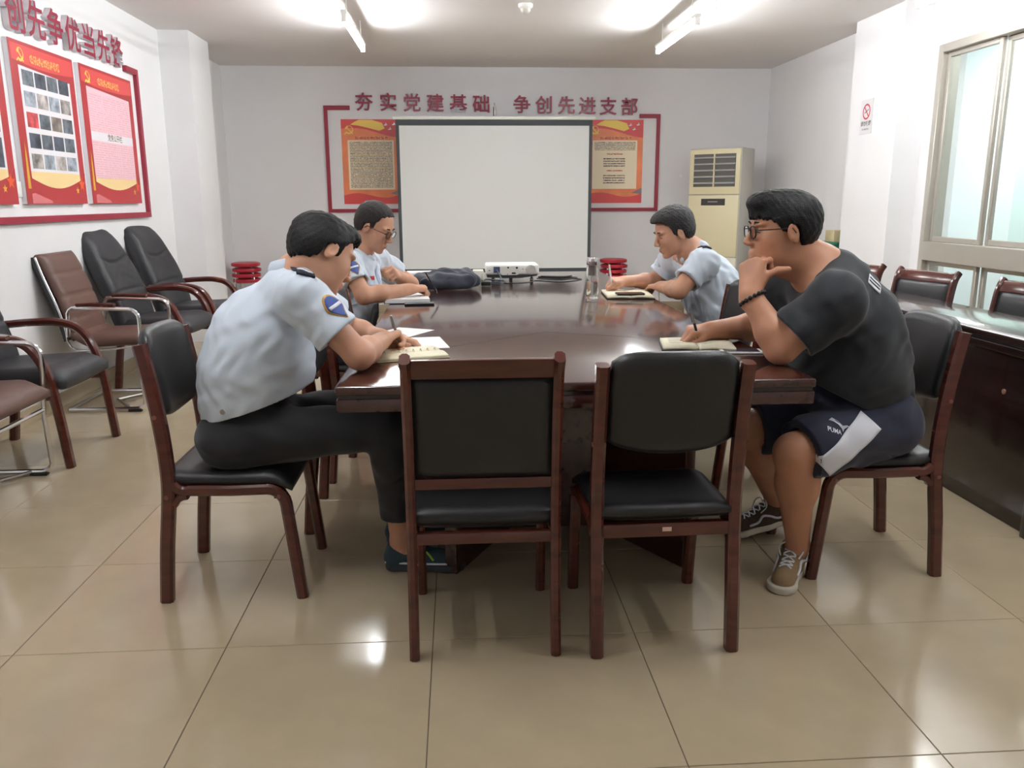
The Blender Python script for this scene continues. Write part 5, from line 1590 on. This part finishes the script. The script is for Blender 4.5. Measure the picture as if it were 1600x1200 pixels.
# ------------------------------------------------------------------ far left man with glasses
def man_far_left():
    root = V3(.66, 2.87, 0)
    yw = -.30
    lat = V3(-math.sin(yw), math.cos(yw), 0); fwd = V3(math.cos(yw), math.sin(yw), 0)
    t = empty('person', root, 'man in pale blue uniform and glasses writing on the far left', 'person')
    R = rotm(-.34, .46); O = V3(.822, 2.75, 1.130) - R @ V3(-.004, -.079, -.004)
    nb = V3(.765, 2.86, 1.010)
    shR, shL = V3(.722, 2.675, .955), V3(.83, 3.03, .955)
    elR, wrR = V3(.815, 2.575, .798), V3(1.035, 2.745, .812)
    elL, wrL = V3(1.02, 3.14, .800), V3(.965, 3.02, .855)
    hipR, knR, anR = V3(.66, 2.77, .50), V3(1.05, 2.66, .54), V3(1.03, 2.68, .10)
    hipL, knL, anL = V3(.68, 2.96, .50), V3(1.09, 2.93, .54), V3(1.07, 2.93, .10)
    B = SDF()
    add_head(B, O, R, 1.0, nb, .058)
    B.chain([nb, V3(.735, 2.86, .86), V3(.70, 2.865, .70), V3(.67, 2.87, .56)], [.065, .095, .10, .10], .04, lat, 1.3)
    for sh, el, wr in ((shR, elR, wrR), (shL, elL, wrL)):
        B.cone(nb + V3(0, 0, -.03), sh, .055, .052, .04); B.cone(sh, el, .050, .042, .03)
        B.cone(el, el + (wr - el) * .35, .043, .043, .02); B.cone(el + (wr - el) * .35, wr, .043, .028, .02)
    add_hand(B, wrR, V3(.85, .45, .05), V3(-.1, -.2, 1), True, WRITE, ((.85, .1, -.45), (.8, -.45, -.4)))
    add_hand(B, wrL, V3(-.2, -.75, .35), V3(.6, -.2, .6), False, GRIP, ((.7, .3, -.5), (.6, -.2, -.7)))
    for h_, k_, a_ in ((hipR, knR, anR), (hipL, knL, anL)):
        B.cone(h_, k_, .065, .050, .03); B.cone(k_, a_, .048, .033, .02)
    link('body', B.mesh('body', .0048, root), M_SKIN, t)
    S = SDF()
    S.chain([V3(.675, 2.87, .56), V3(.70, 2.865, .70), V3(.735, 2.86, .84), V3(.755, 2.86, .925)], [.150, .142, .132, .10], .05, lat, 1.28)
    S.cone(nb + lat * .05 + V3(0, 0, -.04), shL, .062, .066, .05); S.cone(nb - lat * .05 + V3(0, 0, -.04), shR, .062, .066, .05)
    for sh, el in ((shR, elR), (shL, elL)):
        e = sh + (el - sh) * .62
        S.cone(sh, sh + (el - sh) * .9, .068, .072, .045)
        S.cap(sh, el, .62, .14)
        S.cone(sh + (el - sh) * .48, sh + (el - sh) * .95, .050, .060, .006, sub=True)
    S.cut(V3(.7, 2.87, .49), V3(0, 0, -1)); S.cone(nb + V3(0, 0, -.03), O, .062, .062, .01, sub=True)
    w1, w2 = wrinkle(.005, 34, 31), wrinkle(.003, 75, 34)
    sh_o = link('shirt', S.mesh('shirt', .0058, root, disp=lambda x, y, z: w1(x, y, z) + w2(x, y, z)), M_SHIRT, t)
    c = SDF().cone(nb + lat * .045 + V3(-.015, 0, .012), nb - lat * .045 + V3(-.015, 0, .012), .045, .045, .02)
    c.cone(nb + lat * .045 + V3(-.005, 0, .008), nb + fwd * .085 + lat * .025 + V3(0, 0, -.045), .022, .016, .02)
    c.cone(nb - lat * .045 + V3(-.005, 0, .008), nb + fwd * .085 - lat * .025 + V3(0, 0, -.045), .022, .016, .02)
    c.cut(nb + V3(0, 0, .050), V3(.2, 0, .95))
    link('collar', c.mesh('collar', .0045, root), M_SHIRT, sh_o)
    epaulette(sh_o, root, shR + V3(-.005, -.02, .066), nb - lat * .075 + V3(.0, 0, .030), V3(0, -.3, 1))
    epaulette(sh_o, root, shL + V3(.005, .02, .066), nb + lat * .075 + V3(.0, 0, .030), V3(0, .3, 1))
    dax = (elR - shR) / np.linalg.norm(elR - shR)
    nd = V3(.45, -1, .25)
    eu = np.cross(nd, dax); eu /= np.linalg.norm(eu)
    patch(sh_o, root, shR + (elR - shR) * .20 + nd * .16, eu, -dax, -nd)
    b = bvh_of(sh_o)
    o0 = V3(.735, 2.86, .86)
    P2 = lambda a, z_, w_: o0 + fwd * .4 + lat * a + V3(0, 0, z_ - .86)
    decal('front_placket', b, sh_o, root, quad_rays(P2(-.012, .70, 0), P2(.012, .70, 0), P2(.012, .93, 0), P2(-.012, .93, 0), -fwd), 3, 14, mat('shirt_seam', srgb(170, 184, 208), .8), .002)
    decal('name_badge', b, sh_o, root, quad_rays(P2(-.075, .862, 0), P2(-.045, .862, 0), P2(-.048, .882, 0), P2(-.078, .882, 0), -fwd), 4, 3, mat('badge_red', srgb(190, 50, 50), .5), .003)
    decal('pocket_flap', b, sh_o, root, quad_rays(P2(-.105, .815, 0), P2(-.030, .815, 0), P2(-.030, .838, 0), P2(-.105, .838, 0), -fwd), 6, 3, mat('shirt_seam', srgb(170, 184, 208), .8), .0022)
    Tt = SDF()
    Tt.cone(V3(.66, 2.87, .53), V3(.72, 2.86, .54), .13, .125, .05, lat, 1.25)
    for h_, k_, a_ in ((hipR, knR, anR), (hipL, knL, anL)):
        Tt.cone(h_, k_, .092, .072, .05); Tt.cone(k_, a_, .070, .056, .03)
    Tt.cut(V3(0, 0, .085), V3(0, 0, -1))
    link('trousers', Tt.mesh('trousers', .0065, root, disp=wrinkle(.004, 40, 35)), mat('dark_navy_trousers', srgb(34, 37, 48), .8, sheen=.1), t)
    link('hair', hair_mesh(O, R, 1.0, root, BUZZ_LINE, .007, .0, 9), mat('cropped_hair', srgb(46, 40, 38), .7, noise=.3, nscale=120, bump=.6, bscale=250), t)
    face_parts(t, root, O, R, 1.0)
    glasses(t, root, O, R, 1.0, mat('dark_metal_rim', srgb(40, 38, 40), .35))
    for h_, tt in ((V3(.98, 2.68, 0), V3(1.24, 2.66, 0)), (V3(1.02, 2.93, 0), V3(1.28, 2.93, 0))):
        shoe(t, root, h_, tt, V3(0, 0, 1), M_BLACK, M_BLACK)
    pen(wrR + V3(.145, .05, -.030), wrR + V3(.085, .02, .085), M_BLACK, 'dark pen in the hand of the man with glasses', M_BLACK)
man_far_left()

# ------------------------------------------------------------------ far right man
def man_far_right():
    root = V3(2.83, 2.95, 0)
    lat = V3(0, 1, 0)
    t = empty('person', root, 'man in pale blue uniform leaning over a notebook on the far right', 'person')
    R = rotm(PI + .10, .34); O = V3(2.502, 2.85, 1.085) - R @ V3(-.004, .084, -.004)
    nb = V3(2.600, 2.945, .985)
    shL, shR = V3(2.600, 2.74, .935), V3(2.535, 3.13, .925)
    elL, wrL = V3(2.452, 2.665, .800), V3(2.415, 2.90, .795)
    elR, wrR = V3(2.445, 3.17, .800), V3(2.245, 3.055, .812)
    hipL, knL, anL = V3(2.82, 2.85, .50), V3(2.40, 2.84, .54), V3(2.44, 2.84, .10)
    hipR, knR, anR = V3(2.82, 3.05, .50), V3(2.40, 3.08, .54), V3(2.44, 3.08, .10)
    B = SDF()
    add_head(B, O, R, 1.04, nb, .062, .006)
    B.chain([nb, V3(2.66, 2.95, .86), V3(2.74, 2.95, .70), V3(2.81, 2.95, .56)], [.068, .10, .11, .10], .04, lat, 1.3)
    for sh, el, wr in ((shR, elR, wrR), (shL, elL, wrL)):
        B.cone(nb + V3(0, 0, -.03), sh, .055, .055, .04); B.cone(sh, el, .054, .046, .03)
        B.cone(el, el + (wr - el) * .35, .046, .045, .02); B.cone(el + (wr - el) * .35, wr, .045, .029, .02)
    add_hand(B, wrR, V3(-.85, -.35, .10), V3(.1, -.35, .95), True, WRITE, ((.85, .1, -.45), (.8, -.45, -.4)))
    add_hand(B, wrL, V3(-.25, .85, -.03), V3(0, 0, 1), False, REST, ((.75, .6, -.1), (.9, .2, -.1)))
    for h_, k_, a_ in ((hipR, knR, anR), (hipL, knL, anL)):
        B.cone(h_, k_, .065, .050, .03); B.cone(k_, a_, .048, .033, .02)
    link('body', B.mesh('body', .0048, root), M_SKIN, t)
    S = SDF()
    S.chain([V3(2.80, 2.95, .57), V3(2.745, 2.95, .70), V3(2.69, 2.95, .82), V3(2.64, 2.95, .905)], [.160, .155, .145, .108], .05, lat, 1.25)
    S.cone(nb + V3(.02, -.05, -.04), shL, .066, .070, .05); S.cone(nb + V3(.02, .05, -.04), shR, .066, .070, .05)
    for sh, el in ((shR, elR), (shL, elL)):
        e = sh + (el - sh) * .64
        S.cone(sh, sh + (el - sh) * .92, .072, .076, .045)
        S.cap(sh, el, .66, .14)
        S.cone(sh + (el - sh) * .5, sh + (el - sh) * .97, .054, .064, .006, sub=True)
    S.cut(V3(.7, 2.87, .49), V3(0, 0, -1)); S.cone(nb + V3(0, 0, -.03), O, .066, .066, .01, sub=True)
    w1, w2 = wrinkle(.005, 34, 41), wrinkle(.003, 75, 44)
    sh_o = link('shirt', S.mesh('shirt', .0058, root, disp=lambda x, y, z: w1(x, y, z) + w2(x, y, z)), M_SHIRT, t)
    c = SDF().cone(nb + V3(.03, -.045, .015), nb + V3(.03, .045, .015), .048, .048, .02)
    c.cone(nb + V3(.02, -.055, .015), nb + V3(-.065, -.040, -.045), .024, .018, .02).cone(nb + V3(.02, .055, .015), nb + V3(-.065, .040, -.045), .024, .018, .02)
    c.cut(nb + V3(0, 0, .058), V3(-.3, 0, .95))
    link('collar', c.mesh('collar', .0045, root), M_SHIRT, sh_o)
    epaulette(sh_o, root, shL + V3(.01, -.02, .070), nb + V3(.01, -.072, .040), V3(.1, -.35, 1))
    epaulette(sh_o, root, shR + V3(.01, .02, .070), nb + V3(.01, .072, .040), V3(0, .35, 1))
    Tt = SDF()
    Tt.cone(V3(2.82, 2.95, .53), V3(2.76, 2.95, .54), .135, .13, .05, lat, 1.25)
    for h_, k_, a_ in ((hipR, knR, anR), (hipL, knL, anL)):
        Tt.cone(h_, k_, .094, .074, .05); Tt.cone(k_, a_, .072, .058, .03)
    Tt.cut(V3(0, 0, .085), V3(0, 0, -1))
    link('trousers', Tt.mesh('trousers', .0065, root, disp=wrinkle(.004, 40, 45)), mat('dark_navy_trousers', srgb(34, 37, 48), .8, sheen=.1), t)
    link('hair', hair_mesh(O, R, 1.04, root, SHORT_LINE, .013, .004, 12, top=.004), mat('dark_hair', srgb(36, 33, 34), .55, noise=.35, nscale=70, bump=.8, bscale=160), t)
    face_parts(t, root, O, R, 1.04)
    for h_, tt in ((V3(2.48, 2.84, 0), V3(2.22, 2.84, 0)), (V3(2.48, 3.08, 0), V3(2.22, 3.08, 0))):
        shoe(t, root, h_, tt, V3(0, 0, 1), M_BLACK, M_BLACK)
    pen(wrR + V3(-.085, -.050, -.040), wrR + V3(-.105, -.060, .100), M_PAPER, 'white pen in the hand of the far right man', M_PAPER)
man_far_right()
